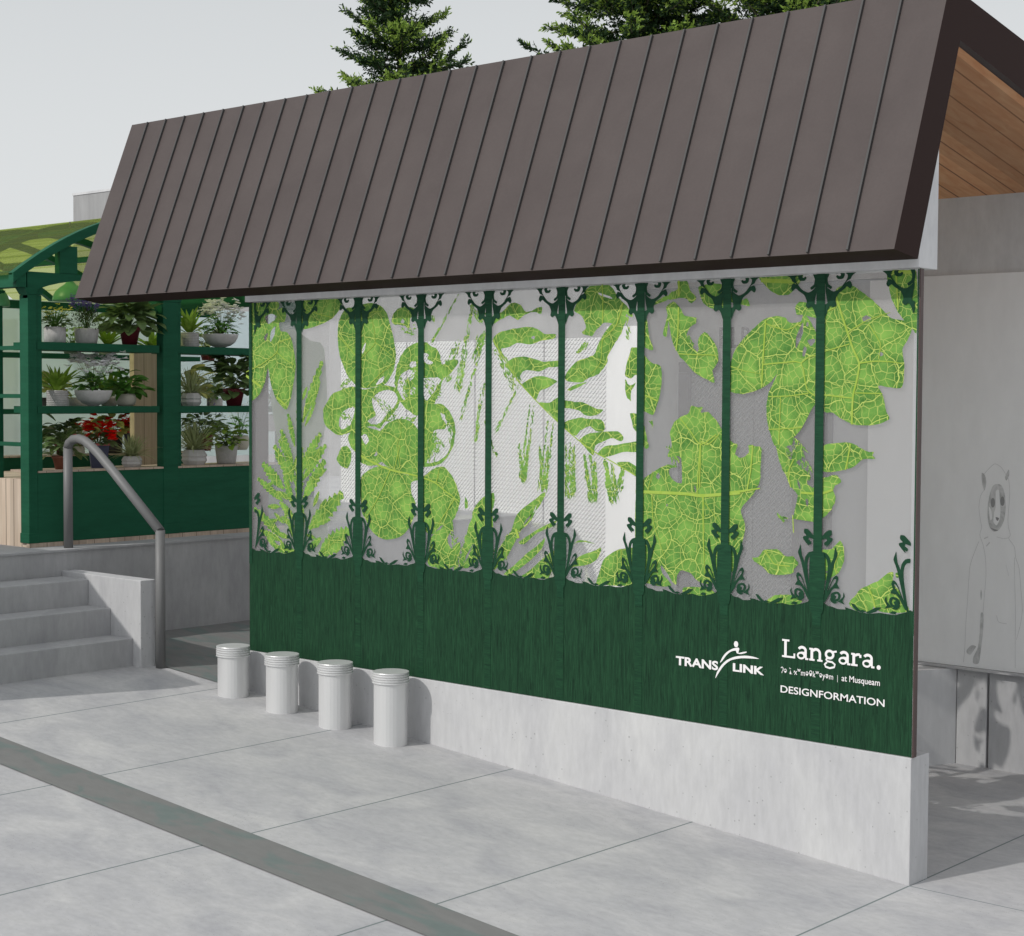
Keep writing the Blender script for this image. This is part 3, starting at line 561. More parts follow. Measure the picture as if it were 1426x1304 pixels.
for a in [('A',(1265,245),(1185,700),40,150),('A',(1190,190),(1050,440),12,50),('A',(1330,400),(1200,860),16,70),('A',(1225,550),(1190,710),18,30),('A',(1310,680),(1280,980),16,45),('A',(1320,850),(1385,1060),10,14),
          ('A',(1045,310),(1055,340),20,10),('A',(1190,440),(1110,640),70,110),('A',(1260,250),(1320,330),60,60),('A',(870,350),(950,390),60,28),('A',(1330,420),(1290,460),60,40),
          ('C',(60,390),(0,560),40,60),('C',(240,680),(120,920),14,45),('C',(300,790),(250,1180),16,60),('C',(325,770),(270,1190),18,60),('C',(395,870),(350,1233),14,50),('C',(110,480),(230,680),70,110),('C',(70,560),(10,980),16,40),
          ('C',(425,880),(385,1233),16,50),('D',(240,0),(265,190),26,70),('D',(290,0),(270,190),22,60),('D',(350,0),(375,240),26,80),('D',(400,0),(378,240),26,80),('C',(520,980),(500,1200),14,30),
          ('D',(492,0),(500,290),20,70),('D',(535,0),(525,270),34,120),('D',(595,60),(625,300),20,80),('D',(650,80),(645,300),30,100),('D',(700,80),(745,310),34,120),('D',(740,100),(760,290),30,70),('D',(800,120),(780,235),34,60),('C',(620,1050),(650,1230),24,60),('C',(710,1090),(720,1230),24,50),('C',(590,1040),(605,1200),12,30),
          ('C',(1150,420),(1180,500),30,30),('A',(960,600),(900,720),60,60),('A',(1040,940),(1090,1030),60,50),('A',(1110,800),(1150,930),30,30),('C',(820,300),(830,430),20,18),('C',(550,510),(600,460),20,26),('E',(500,1010),(545,1080),60,30),('B',(1180,480),(1150,660),60,40),('C',(955,870),(955,895),12,6),('C',(115,1040),(125,1060),14,10),('D',(220,450),(150,600),60,50),('A',(870,640),(945,760),80,60),('A',(1010,650),(1080,740),80,50),('A',(735,740),(850,850),50,50),('A',(560,830),(620,900),60,34),('A',(1060,930),(1030,1080),70,60),('A',(1130,850),(1160,1000),40,40),('A',(800,870),(960,860),20,24),('A',(610,640),(560,700),40,24),('B',(1150,430),(1190,660),50,60),('B',(1230,480),(1200,650),50,50),('E',(545,960),(600,1060),60,40),('E',(590,1040),(640,1180),50,30),('C',(1040,1000),(1090,1100),50,26),('C',(1240,1000),(1320,1060),30,16),('D',(150,520),(380,270),20,30),('B',(1400,560),(1340,660),60,40)]: tatter(*a)
o_ = TT.build('tattered_leaf_print', 'leaf', sc_)
# columns, ornaments, wood band: a period of the pattern taken once and repeated
XC = [-3.864+.008, -3.4805, -3.042, -2.606, -2.1695, -1.7335, -1.2965, -.8585, -.4215, -.002]
XCr = -.4215
def rel(c, pts, x0=None):
    x0 = XCr if x0 is None else x0
    return [(x-x0, z) for x, z in conv(c, pts)]
BR = [rel('E', [(733,140),(745,160),(775,178),(805,165),(830,142),(850,125),(866,122),(875,145),(865,162),(848,150),(832,165),(800,190),(785,225),(790,250),(775,264),(758,255),(745,275),(731,312),(727,250),(742,240),(733,180)]),
      rel('E', [(730,84),(754,82),(744,108),(748,138),(768,152),(760,165),(738,150),(730,130)]),
      rel('E', [(778,76),(834,74),(834,96),(824,110),(800,112),(789,98),(796,90),(805,96),(815,92),(812,80),(790,82)]),
      rel('E', [(836,74),(897,72),(885,84),(874,96),(868,110),(850,120),(838,138),(830,150),(822,148),(842,122),(852,100),(850,86)])]
PL_ = [rel('F', [(712,574),(738,582),(756,612),(760,660),(750,720),(736,790),(722,850),(714,850),(727,780),(740,700),(744,650),(738,615),(726,600),(712,597)]),
       rel('F', [(745,730),(755,650),(775,605),(783,548),(790,565),(797,592),(785,622),(775,652),(765,692),(737,800),(722,852),(716,850)]),
       rel('F', [(722,480),(745,458),(765,460),(766,480),(752,494),(768,500),(765,516),(745,532),(730,540),(724,526),(740,514),(736,502),(712,508),(712,492)]),
       rel('F', [(740,470),(762,457),(766,478),(750,492)]),
       rel('F', [(766,500),(771,512),(742,545),(736,542)])]
LOOP = (rel('F', [(720,836),(745,780),(775,712),(795,700),(803,720),(795,745),(808,770),(778,770),(760,792),(730,842)]), rel('F', [(752,778),(785,738),(790,720),(778,722),(765,745)]))
ROSE = (rel('F', [(758,812),(765,795),(782,787),(800,788),(812,802),(812,822),(800,838),(782,842),(765,832)]), rel('F', [(778,805),(792,798),(800,808),(796,824),(784,828),(790,812)]))
RLF = [rel('F', [(812,828),(826,815),(828,790),(836,812),(824,838),(835,856),(812,846),(798,842)]), rel('F', [(762,822),(780,840),(800,846),(780,852),(764,842),(756,826)])]
for k, x0 in enumerate(XC):
    full = 0 < k < 9
    hw = .0195 if full else .011
    if k == 9: x0 = -.002
    if full:
        MBc = MB().box((x0-hw, .0056, .95), (x0+hw, .0062, ZT-.001)); 
    elif k == 0: MBc = MB().box((XW, .0056, .95), (XW+.022, .0062, ZT-.001))
    else: MBc = MB().box((-.006, .0056, .95), (-.0005, .0062, ZT-.001))
    MBc.build('printed_column', 'col_print', sc_)
    if full: MB().box((x0-hw, .0071, ZB), (x0+hw, .0077, .949)).build('printed_column', 'col_band', sc_)
    for sg in ((1, -1) if full else ((1,) if k == 0 else (-1,))):
        def mir(l): return [(x0+sg*x, z) for x, z in l]
        yb = .0081 if sg > 0 else .00795
        loops = [mir(q) for q in BR]
        for j, q in enumerate(loops): flat('scroll_ornament', [clampz(q)], yb+.0004*(j % 4)*.25, 'orn_print', sc_) if False else None
        flat('scroll_ornament', [clampz(smooth(loops[0], 3))], yb, 'orn_print', sc_)
        mm_ = MB()
        def addflat(lp, y, holes=()):
            o = flat('t', [clampz(smooth(lp, 2))]+[smooth(h, 2) for h in holes], y, 'orn_print', None); return o
        os_ = [addflat(q, yb-.0003*(j+1)) for j, q in enumerate(loops[1:])]
        ps = [addflat(mir(q), yb-.0003*j) for j, q in enumerate(PL_)]
        ps.append(addflat(mir(LOOP[0]), yb-.0016, [mir(LOOP[1])]))
        rs = [addflat(mir(ROSE[0]), yb, [mir(ROSE[1])])]+[addflat(mir(q), yb-.0003*(j+1)) for j, q in enumerate(RLF)]
        def joinm(obs, name):
            mb = MB()
            for o in obs:
                i = len(mb.v); mb.v += [tuple(v.co) for v in o.data.vertices]
                for p in o.data.polygons: mb.f.append(tuple(i+q for q in p.vertices)); mb.mi.append(0); mb.sm.append(False)
                me = o.data; bpy.data.objects.remove(o); bpy.data.meshes.remove(me)
            return mb.build(name, 'orn_print', sc_)
        joinm(os_, 'scroll_curl'); joinm(ps, 'tulip_ornament'); joinm(rs, 'rose_ornament')
    if full:
        z1, z2, z3, z4 = 1.245, 1.20, 1.06, 1.02
        bl = [(-.024, 1.25), (-.034, 1.225), (-.036, 1.14), (-.031, 1.07), (-.026, 1.0), (.026, 1.0), (.031, 1.07), (.036, 1.14), (.034, 1.225), (.024, 1.25)]
        zb = W2('F', 690, 572)[1]; sc2 = (zb-1.0)/.25
        flat('column_base', [smooth([(x0+x, 1.0+(z-1.0)*sc2) for x, z in bl], 3)], .0052, 'col_print', sc_)
# band with a scalloped leafy top edge
per = [(225,800),(240,814),(262,818),(290,830),(330,833),(325,820),(352,826),(400,845),(450,850),(500,846),(540,856),(575,858),(600,851),(635,843),(645,832)]
pr = [(x-(-.8585), z) for x, z in conv('F', per)]
edge = [(XW, 1.03)]
for k in range(0, 9):
    base = XC[k] if k > 0 else XC[1]-.4375
    for x, z in pr:
        if base+x < -.004 and base+x > XW+.004: edge.append((base+x, z+rnd.uniform(-.0015, .0015)))
    edge += [(base+.4375-.018, 1.045), (base+.4375+.018, 1.045)] if k < 8 else []
edge.append((-.003, 1.04))
flat('wood_grain_band', [[(XW, ZB), (-.003, ZB)]+edge[::-1]], .0085, 'band_print', sc_)
sl = [[(355,798),(372,803),(410,846),(385,838),(368,822)],[(428,846),(448,836),(478,820),(507,819),(480,842),(450,852)],[(395,838),(412,832),(430,840),(412,848)],[(545,850),(560,838),(580,842),(575,856)]]
lm = MB()
for k in range(0, 9):
    base = XC[k] if k > 0 else XC[1]-.4375
    for j, q in enumerate(sl):
        pp = [(base+x+.8585, z) for x, z in conv('F', q)]
        if min(p[0] for p in pp) > XW+.005: lm.face([(x, .0080-.0001*j, z) for x, z in pp])
lm.build('small_leaf_border', 'orn_print', sc_)
# ------------------------------------------------------------------ lettering on the band
def text(s, x, z, size, y, m_, name, parent, off=0, sx=1.0, width=None, sp_=1.0, align='LEFT', rx=0):
    cu = bpy.data.curves.new('t', 'FONT'); cu.body = s; cu.size = size; cu.offset = off; cu.extrude = .0003; cu.space_character = sp_; cu.align_x = align; cu.resolution_u = 4
    o = bpy.data.objects.new('t', cu); COL.objects.link(o); bpy.context.view_layer.update()
    dg = bpy.context.evaluated_depsgraph_get(); me = bpy.data.meshes.new_from_object(o.evaluated_get(dg)); bpy.data.objects.remove(o)
    xs0 = [v.co.x for v in me.vertices]; lo, hi = min(xs0), max(xs0); k = (width/(hi-lo)) if width else sx
    for v in me.vertices: v.co = ((v.co.x-(lo if width else 0))*k+x, y-v.co.z, v.co.y+z)
    me.materials.clear(); me.materials.append(M[m_]); me.name = name; ob = bpy.data.objects.new(name, me); COL.objects.link(ob)
    if parent: ob.parent = parent; ob.matrix_parent_inverse = Matrix.Translation(parent.location).inverted()
    return ob
def gp(x, y): p = aty(900+x*.28050, 860+y*.28050, .007); return p.x, p.z
LY = .0066
def tx(s, x0, x1, yb, yt, off, name, width=True):   # crop coordinates of the left/right ends, baseline and cap line at the left
    a = gp(x0, yb); b = gp(x1, yb); c = gp(x0, yt); h = c[1]-a[1]
    return text(s, a[0], a[1], h/.729, LY, 'white', name, sc_, off, 1, b[0]-a[0])
tx('TRANS', 147, 357, 233, 190, .0016, 'logo_lettering')
a = gp(430, 265); b = gp(585, 265); c = gp(430, 226); text('LINK', a[0], a[1], (c[1]-a[1])/.729, LY, 'white', 'logo_lettering', sc_, .0016, 1, b[0]-a[0])
tx('DESIGNFORMATION', 667, 1184, 371, 335, .0004, 'sponsor_lettering')
a = gp(668, 275); b = gp(928, 290); text('ʔə ƛ̓ xʷməθkʷəy̓əm', a[0], a[1], .0335, LY, 'white', 'language_lettering', sc_, 0, 1, b[0]-a[0])
a = gp(970, 310); b = gp(1160, 322); text('at Musqueam', a[0], gp(668, 275)[1], .0345, LY, 'white', 'language_lettering', sc_, 0.0002, 1, b[0]-a[0])
a = gp(950, 288); MB().box((a[0]-.0008, LY-.0003, gp(668, 284)[1]), (a[0]+.0008, LY, gp(668, 250)[1])).build('divider_line', 'white', sc_)
# figure mark
def poly2(pts, n=3): return smooth([gp(*p) for p in pts], n)
flat('figure_mark', [poly2([(343,303),(352,270),(375,235),(400,212),(440,195),(490,190),(530,195),(560,206),(520,204),(470,203),(420,213),(385,240),(360,275)]),
                     poly2([(366,225),(380,195),(400,172),(430,155),(456,150),(462,158),(458,176),(480,172),(498,170),(496,176),(470,182),(450,178),(444,165),(420,170),(398,188),(378,215)])], LY, 'white', sc_)
c = gp(446, 133); flat('figure_mark_head', [[(c[0]+.0105*math.cos(t/20*6.2832), c[1]+.0125*math.sin(t/20*6.2832)) for t in range(20)]], LY, 'white', sc_)
# slab serif wordmark drawn with strokes
LT = MB(); ln = [0]
o_l = gp(668, 195); cap = gp(668, 106)[1]-o_l[1]; xr = gp(1162, 200)[0]; tot = xr-o_l[0]
UW = tot/6.22; 
def stroke(pts, wd, closed=False):
    ln[0] += 1; y = LY-.00002*ln[0]; P_ = [Vector((o_l[0]+p[0]*UW, o_l[1]+p[1]*cap)) for p in pts]; n = len(P_)
    Lr = []
    for k in range(n):
        a = P_[(k-1) % n] if closed else P_[max(k-1, 0)]; b = P_[(k+1) % n] if closed else P_[min(k+1, n-1)]; d = (b-a).normalized(); nr = Vector((-d.y, d.x))*wd*cap*.5
        Lr.append((P_[k]+nr, P_[k]-nr))
    for k in range(n if closed else n-1):
        q = (k+1) % n; LT.face([(Lr[k][0].x, y, Lr[k][0].y), (Lr[q][0].x, y, Lr[q][0].y), (Lr[q][1].x, y, Lr[q][1].y), (Lr[k][1].x, y, Lr[k][1].y)])
def arc(cx, cy, rx, ry, a0, a1, n=14): return [(cx+rx*math.cos(math.radians(a0+(a1-a0)*k/n)), cy+ry*math.sin(math.radians(a0+(a1-a0)*k/n))) for k in range(n+1)]
S1, S2 = .165, .105
def let_L(x): stroke([(x+.3, 0), (x+.3, 1)], S1); stroke([(x+.08, .95), (x+.55, .95)], S2); stroke([(x+.08, .05), (x+.92, .05)], S2); stroke([(x+.88, .0), (x+.88, .27)], S2)
def let_a(x):
    stroke(arc(x+.40, .50, .22, .17, 160, 0)+[(x+.62, .1)], S1*.9); stroke(arc(x+.33, .20, .21, .155, 0, 360, 20)[:-1], S2, True); stroke([(x+.33, .37), (x+.62, .37)], S2); stroke([(x+.60, .05), (x+.80, .05)], S2)
def let_n(x):
    stroke([(x+.2, 0), (x+.2, .68)], S1); stroke([(x+.04, .64), (x+.26, .64)], S2); stroke([(x+.04, .05), (x+.38, .05)], S2)
    stroke(arc(x+.47, .42, .24, .225, 150, 0)+[(x+.71, 0)], S1*.9); stroke([(x+.55, .05), (x+.88, .05)], S2)
def let_g(x):
    stroke(arc(x+.38, .45, .23, .20, 0, 360, 20)[:-1], S1*.85, True); stroke([(x+.55, .60), (x+.82, .66)], S2)
    stroke([(x+.25, .27), (x+.17, .15), (x+.26, .07), (x+.55, .05), (x+.72, -.06), (x+.68, -.21), (x+.40, -.29), (x+.15, -.24), (x+.08, -.12), (x+.22, .02)], S2)
def let_r(x):
    stroke([(x+.2, 0), (x+.2, .68)], S1); stroke([(x+.04, .64), (x+.26, .64)], S2); stroke([(x+.04, .05), (x+.44, .05)], S2); stroke(arc(x+.50, .44, .26, .2, 150, 75), S1*.8); stroke([(x+.60, .64), (x+.60, .47)], S1*.8)
let_L(0); let_a(.98); let_n(1.80); let_g(2.74); let_a(3.62); let_r(4.42); let_a(5.08)
ln[0] += 1; cx_, cz_ = o_l[0]+6.14*UW, o_l[1]+.08*cap
LT.face([(cx_+.0088*math.cos(t/16*6.2832), LY-.001, cz_+.0088*math.sin(t/16*6.2832)) for t in range(16)])
LT.build('wordmark_lettering', 'white', sc_)
# pale printed side screen seen through the pane
ss = thing('side_screen', (-3.93, .3, .3), 'frosted side glass with a pale leaf print, behind the left end of the long screen', 'glass screen')
BX('glass_pane', (-3.945, .16, .35), (-3.93, .62, 2.30), 'glass', ss)
lp = MB()
for q in ([(.22,2.15),(.35,2.2),(.48,2.14),(.58,2.1),(.6,1.7),(.5,1.45),(.40,1.35),(.28,1.5),(.2,1.8)], [(.3,1.2),(.45,1.28),(.6,1.2),(.6,.6),(.45,.55),(.3,.8)]):
    pts = smooth(q, 3); lp.prism(pts, lambda u, v, w_: (w_, u, v), -3.928, -3.927)
lp.build('leaf_print', 'palefilm', ss)
# ------------------------------------------------------------------ rear wall, lift, rear screen
YR = 4.0
xr_ = [aty(px, 600, YR).x for px in (474, 566, 661, 757, 847, 892)]; ztop = aty(600, 476, YR).z
rw = thing('rear_wall', (xr_[2], YR+.1, PZ), 'sunlit grey wall faced with white embossed panels, seen through the middle of the screen', 'wall')
BX('wall', (xr_[0], YR+.02, -.01), (xr_[5]+.8, YR+.3, 3.2), 'conc_far', rw)
for a, b in zip(xr_[:4], xr_[1:5]): bevel(BX('embossed_panel', (a+.006, YR, .25), (b-.006, YR+.02, ztop), 'plate', rw), .003)
BX('pale_pier', (xr_[4]+.004, YR-.03, -.01), (xr_[5], YR+.02, aty(860, 455, YR).z), 'pier', rw)
lw2 = thing('lift_wall', (-2, 2.2, 0), 'shaded grey concrete wall holding the lift door, right of the embossed panels', 'wall')
BX('wall', (-2.89, 2.12, -.01), (-1.12, 2.4, 2.46), 'conc_in', lw2)
BX('pale_pier', (-1.375, 2.07, -.01), (-1.12, 2.12, 2.45), 'pier', lw2)
lf = thing('lift_door', (-2.1, 2.08, 0), 'grey lift door in a mauve frame with letters above, behind the screen', 'door')
BX('door_panel', (-2.52, 2.10, 0), (-2.104, 2.12, 1.98), 'plate2', lf); BX('door_panel', (-2.098, 2.10, 0), (-1.83, 2.12, 1.98), 'plate2', lf)
fr = MB().box((-2.59, 2.07, 0), (-2.525, 2.12, 1.98)).box((-1.83, 2.07, 0), (-1.61, 2.12, 1.98)).box((-2.59, 2.07, 1.982), (-1.61, 2.12, 2.04)); fr.build('frame', 'door', lf)
for s, x0, x1 in (('E', -2.347, -2.285), ('L', -2.268, -2.203), ('R', -2.200, -2.128), ('F', -2.096, -2.04), ('B', -1.862, -1.80)):
    text(s, x0, 2.118, .12/.729, 2.119, 'door', 'lift_lettering', lf, .002, 1, x1-x0)
rs_ = thing('rear_screen', (-.3, 2.1, .5), 'pale grey glass board with a faint standing figure drawing, right of the long screen', 'glass screen')
BX('board', (-1.10, 2.085, .497), (1.1, 2.10, 2.46), 'board', rs_)
BX('sill_trim', (-1.10, 2.04, .487), (1.1, 2.10, .495), 'conc', rs_)
# faint figure drawing, strokes on the board
def mp(x, y): p = aty(1300+x*.26087, 620+y*.26087, 2.08); return (p.x, p.z)
INK = MB(); iz = [0]
def ink(pts, wd=2.8, n=3, mb=INK):
    iz[0] += 1; y = 2.0842-.00004*iz[0]; q = smooth([mp(*p) for p in pts], n, 0, False)+[mp(*pts[-1])]; ww = wd*.26087/2/265
    for k in range(len(q)-1):
        a, b = Vector(q[k]), Vector(q[k+1]); d = (b-a).normalized(); nr = Vector((-d.y, d.x))*ww
        mb.face([(v.x, y, v.y) for v in (a+nr, b+nr, b-nr, a-nr)])
def blob(pts, mb): 
    iz[0] += 1; mb.face([(x, 2.0842-.00004*iz[0], z) for x, z in smooth([mp(*p) for p in pts], 3)])
FAC, DRK = MB(), MB()
blob([(335,208),(360,215),(378,260),(384,330),(375,400),(350,450),(320,462),(298,440),(287,390),(288,320),(300,255),(315,218)], FAC)
ink([(268,155),(290,130),(325,100),(360,120),(385,160),(400,190),(405,260),(400,330),(395,400),(398,440)]); ink([(268,240),(250,270),(240,330),(248,400),(255,440),(245,480),(262,530)])
ink([(398,440),(408,480),(400,500),(430,545),(436,600),(455,660),(465,780),(472,880),(462,960),(440,1040)]); ink([(240,515),(210,590),(192,650),(185,740),(178,850),(170,960),(165,1080),(158,1160)])
ink([(262,530),(275,600),(278,700),(268,820),(262,900),(255,1000)]); ink([(430,600),(432,750),(436,900),(434,1060),(434,1190)]); ink([(268,500),(290,490)], 5); ink([(335,490),(370,500),(400,495)], 3)
ink([(280,540),(298,520)], 6); ink([(335,910),(345,945),(390,955)]); ink([(385,640),(400,700)], 1.6)
for q in ([(255,150),(272,160),(280,200),(270,245),(258,205)], [(400,130),(402,160),(388,190),(380,170)], [(250,900),(265,905),(262,1000),(250,1100),(240,1165),(210,1165),(212,1130),(235,1080),(245,1000)], [(175,1095),(200,1070),(225,1075),(210,1100),(195,1120),(178,1112)], [(252,770),(257,800),(252,830),(248,800)]): blob(q, FAC)
LGT = MB(); blob([(330,250),(348,240),(352,300),(356,350),(350,400),(335,430),(318,410),(322,360),(330,330)], LGT); blob([(285+8,330),(305,345),(312,390),(300,400)], LGT)
for cx_, cy_ in ((315, 308), (366, 300)): blob([(cx_+12*math.cos(t), cy_+26*math.sin(t)) for t in [k*.785 for k in range(8)]], DRK)
blob([(330,385),(348,390),(342,405),(334,400)], DRK); blob([(300,440),(325,460),(345,455),(320,448)], DRK)
for k_, o_mb in ((1, FAC), (3, LGT), (2, DRK)):
    i = len(INK.v); INK.v += o_mb.v; INK.f += [tuple(i+q for q in f) for f in o_mb.f]; INK.mi += [k_]*len(o_mb.f); INK.sm += o_mb.sm
INK.build('figure_drawing', ['ink3', 'ink', 'ink2', 'board'], rs_)
rp = MB(); rp.prism([(-1.6, 1.85), (-.97, 1.85), (-.862, 2.085), (-.862, 2.12), (-1.6, 2.12)], lambda u, v, w_: (u, v, w_), -.01, .484)
rp.mi = [0]*len(rp.mi)
tag(rp.build('rear_plinth', 'conc_back'), 'dark shaded end of the low concrete plinth left of the pale blocks', 'plinth')
for k, (a, b) in enumerate(((-.858, -.697), (-.685, 1.1))):
    tag(bevel(BX('concrete_block', (a, 2.02 if 0 else 2.085, -.01), (b, 2.30, .484), 'conc'), .003),
        ('narrow pale concrete block under the rear board, left of the slit' if k == 0 else 'wide pale concrete block under the rear board, right of the slit'), 'block')
# ------------------------------------------------------------------ bollards
def bollard(c, label):
    c = Vector(c); t = thing('bollard', c, label, 'bollard', 'short bollards in front of the low wall'); h = .478-c.z     # all tops are level, the ground slopes
    MB().lathe(c, [(.0805, -.01), (.0805, h)], 30, smooth=False).build('post', 'boll', t)
    cp = MB(); pr_ = [(.0805, h)]
    for k in range(4):
        z = h+k*.0115; pr_ += [(.086, z+.0008), (.0885, z+.0025), (.0885, z+.0065), (.086, z+.0085), (.083, z+.009), (.083, z+.0112)]
    pr_ += [(.0872, h+.0475), (.0875, h+.052), (.0865, h+.054)]
    cp.lathe(c, pr_, 40, smooth=False).build('ribbed_cap', 'boll', t)
    return t
bc = [(-3.836, -.138, gz(-3.836), 'white bollard furthest left in the row, before the left end of the screen'), (-3.435, -.149, gz(-3.435), 'second white bollard from the left end of the row'),
      (-3.046, -.142, gz(-3.046), 'third white bollard from the left, between the second and the nearest one'), (-2.655, -.143, gz(-2.655), 'nearest and rightmost white bollard, by the bare stretch of low wall')]
for x, y, z, lab in bc: bollard((x, y, z), lab)
# ------------------------------------------------------------------ flower stall
XS, YC = -5.597, -.229
fs = thing('flower_stall', (-6.6, .8, PZ), 'dark green flower stall with plank base, shelves and an arched olive canopy', 'market stall')
XB, YE = -7.7, 2.0
BX('plank_base', (XB, YC+.012, PZ), (XS-.008, YE, PZ+.4), 'wood_paleX', fs)
BX('plank_plinth', (XS-.03, YC, PZ), (XS, YE, PZ+.025), 'wood_pale', fs)
BX('lower_panel', (XS-.03, YC+.06, PZ+.026), (XS-.004, YE, 1.374), 'green', fs, .002)
def column(ya, yb, xa, xb, z1=2.55):
    c = MB(); c.box((xa, ya, PZ+.026), (xb, yb, 2.42)); c.box((xa-.004, ya-.004, PZ+.026), (xb+.004, yb+.004, 1.02))
    c.hexa([(xa, ya, 2.421), (xb, ya, 2.421), (xb, yb, 2.421), (xa, yb, 2.421), (xa-.012, ya-.02, 2.46), (xb+.004, ya-.02, 2.46), (xb+.004, yb+.02, 2.46), (xa-.012, yb+.02, 2.46)])
    return bevel(c.build('column', 'green', fs), .003)
column(YC, -.171, XS-.09, XS); column(-.168, -.128, XS-.06, XS-.012); column(.735, .85, XS-.07, XS); column(.853, .882, XS-.05, XS-.012); column(1.72, 1.84, XS-.09, XS)
column(YC, -.15, XB, XB+.09); column(YC, -.17, -6.05, -5.96)
ab = MB()
def archbeam(y0, y1, x0, x1):
    n = 14; top_, bot = 2.555, 2.42
    poly = [(y0, top_), (y1, top_)]+[(y1-(y1-y0)*k/n, 2.40+.125*(math.sin(math.pi*k/n)**.55)) for k in range(n+1)]
    ab.prism(poly[::-1], yz, x0, x1)
archbeam(-.229, .77, XS-.05, XS-.003); archbeam(.773, 1.78, XS-.05, XS-.003)
ab.build('arched_beam', 'green', fs)
BX('eave_beam', (XB, YC-.075, 2.46), (XS+.004, YC-.01, 2.556), 'green', fs, .003)
BX('eave_beam', (XB, YE-.1, 2.46), (XS+.004, YE-.03, 2.556), 'green', fs, .003)
BX('inner_rail', (-6.75, YC+.02, 2.40), (-6.70, YE, 2.452), 'green', fs)
BX('tie_post', (XS-.06, -.006, 2.557), (XS-.006, .115, 2.72), 'green', fs); BX('tie_post', (XS-.06, 1.4, 2.557), (XS-.006, 1.52, 2.74), 'green', fs)
for z0, z1 in ((2.100, 2.147), (1.726, 1.767)):
    BX('shelf', (XS-.26, -.165, z0), (XS-.006, .711, z1), 'green', fs, .002); BX('shelf', (XS-.26, .834, z0), (XS-.006, 1.719, z1), 'green', fs, .002)
    BX('rear_shelf', (-6.95, YC+.1, z0-.02), (-6.72, 1.9, z0+.012), 'green', fs, .002)
BX('sill_board', (XS-.30, -.165, 1.3745), (XS-.001, 1.719, 1.386), 'wood_pale', fs)
BX('rear_bench', (-6.95, YC+.1, 1.30), (-6.72, 1.9, 1.42), 'green', fs); BX('rear_bench_top', (-6.96, YC+.1, 1.4205), (-6.71, 1.9, 1.428), 'wood_pale', fs)
BX('floor_planks', (-6.7, YC+.05, 1.18), (-6.0, YE, 1.20), 'wood_pale', fs)
for z in (2.10, 1.815, 1.53): BX('ladder_rung', (-5.955, YC+.004, z), (XS-.095, YC+.03, z+.024), 'green', fs)
pq = aty(4, 600, 1.0); BX('plank_panel', (pq.x, 1.0, PZ+.4), (pq.x+.16, 1.03, 2.38), 'wood_paleX', fs)
BX('rear_planks', (-7.42, YC, PZ), (-7.40, YE, 1.36), 'wood_pale', fs)
BX('wired_glass_wall', (-7.40, YC, 1.36), (-7.388, YE+1.2, 2.50), 'stallglass', fs)
BX('wood_pier', (-6.35, 1.02, 1.2), (-6.30, 1.30, 2.12), 'wood_pale', fs)
# arched canopy
def cz(y): return 2.97-.316*(y-.85)**2
cp = MB(); n = 26; ys_ = [-.33+2.36*k/n for k in range(n+1)]
for k in range(n):
    a, b = ys_[k], ys_[k+1]
    cp.hexa([(-9.2, a, cz(a)), (XS, a, cz(a)), (XS, b, cz(b)), (-9.2, b, cz(b)), (-9.2, a, cz(a)+.01), (XS, a, cz(a)+.01), (XS, b, cz(b)+.01), (-9.2, b, cz(b)+.01)])
cp.build('canopy_glazing', 'canopy', fs)
for x in (XS+.012, -6.35, -7.1, -7.85, -8.6):
    r_ = MB()
    for k in range(n):
        a, b = ys_[k], ys_[k+1]; t = .046; u = .012
        r_.hexa([(x-.05, a, cz(a)-t), (x, a, cz(a)-t), (x, b, cz(b)-t), (x-.05, b, cz(b)-t), (x-.05, a, cz(a)-.001 if x < XS else cz(a)+u), (x, a, cz(a)-.001 if x < XS else cz(a)+u), (x, b, cz(b)-.001 if x < XS else cz(b)+u), (x-.05, b, cz(b)-.001 if x < XS else cz(b)+u)])
    r_.build('canopy_rib', 'green', fs)
for y in (.32, 1.45): BX('canopy_purlin', (-9.2, y, cz(y)-.05), (XS-.05, y+.04, cz(y)-.012), 'green', fs)
cs = MB(); cs.box((-9.2, YC-.10, 2.50), (XB-.01, YC-.02, 2.555)); cs.build('eave_beam', 'green', fs)
def lamp(c, s, label):
    t = thing('pendant_lamp', c, label, 'lamp', 'green dome lamps under the canopy')
    MB().lathe(c, [(.10*s, 0), (.102*s, .008), (.098*s, .03), (.085*s, .06), (.062*s, .085), (.035*s, .105), (.018*s, .125), (.012*s, .15), (0, .152)], 28).build('lamp_shade', 'lamp', t)
    MB().tube([Vector(c)+Vector((0, 0, .14)), Vector(c)+Vector((0, 0, .5))], .004, 6).build('cable', 'potdark', t)
p = atx(98, 420, -6.1); lamp(Vector((p.x, p.y, p.z)), 1.1, 'large green dome lamp hanging above the pots under the canopy')
p = atx(-1, 427, -6.0); lamp(Vector((p.x, p.y, p.z)), .62, 'small green dome lamp cut by the left edge of the photo')
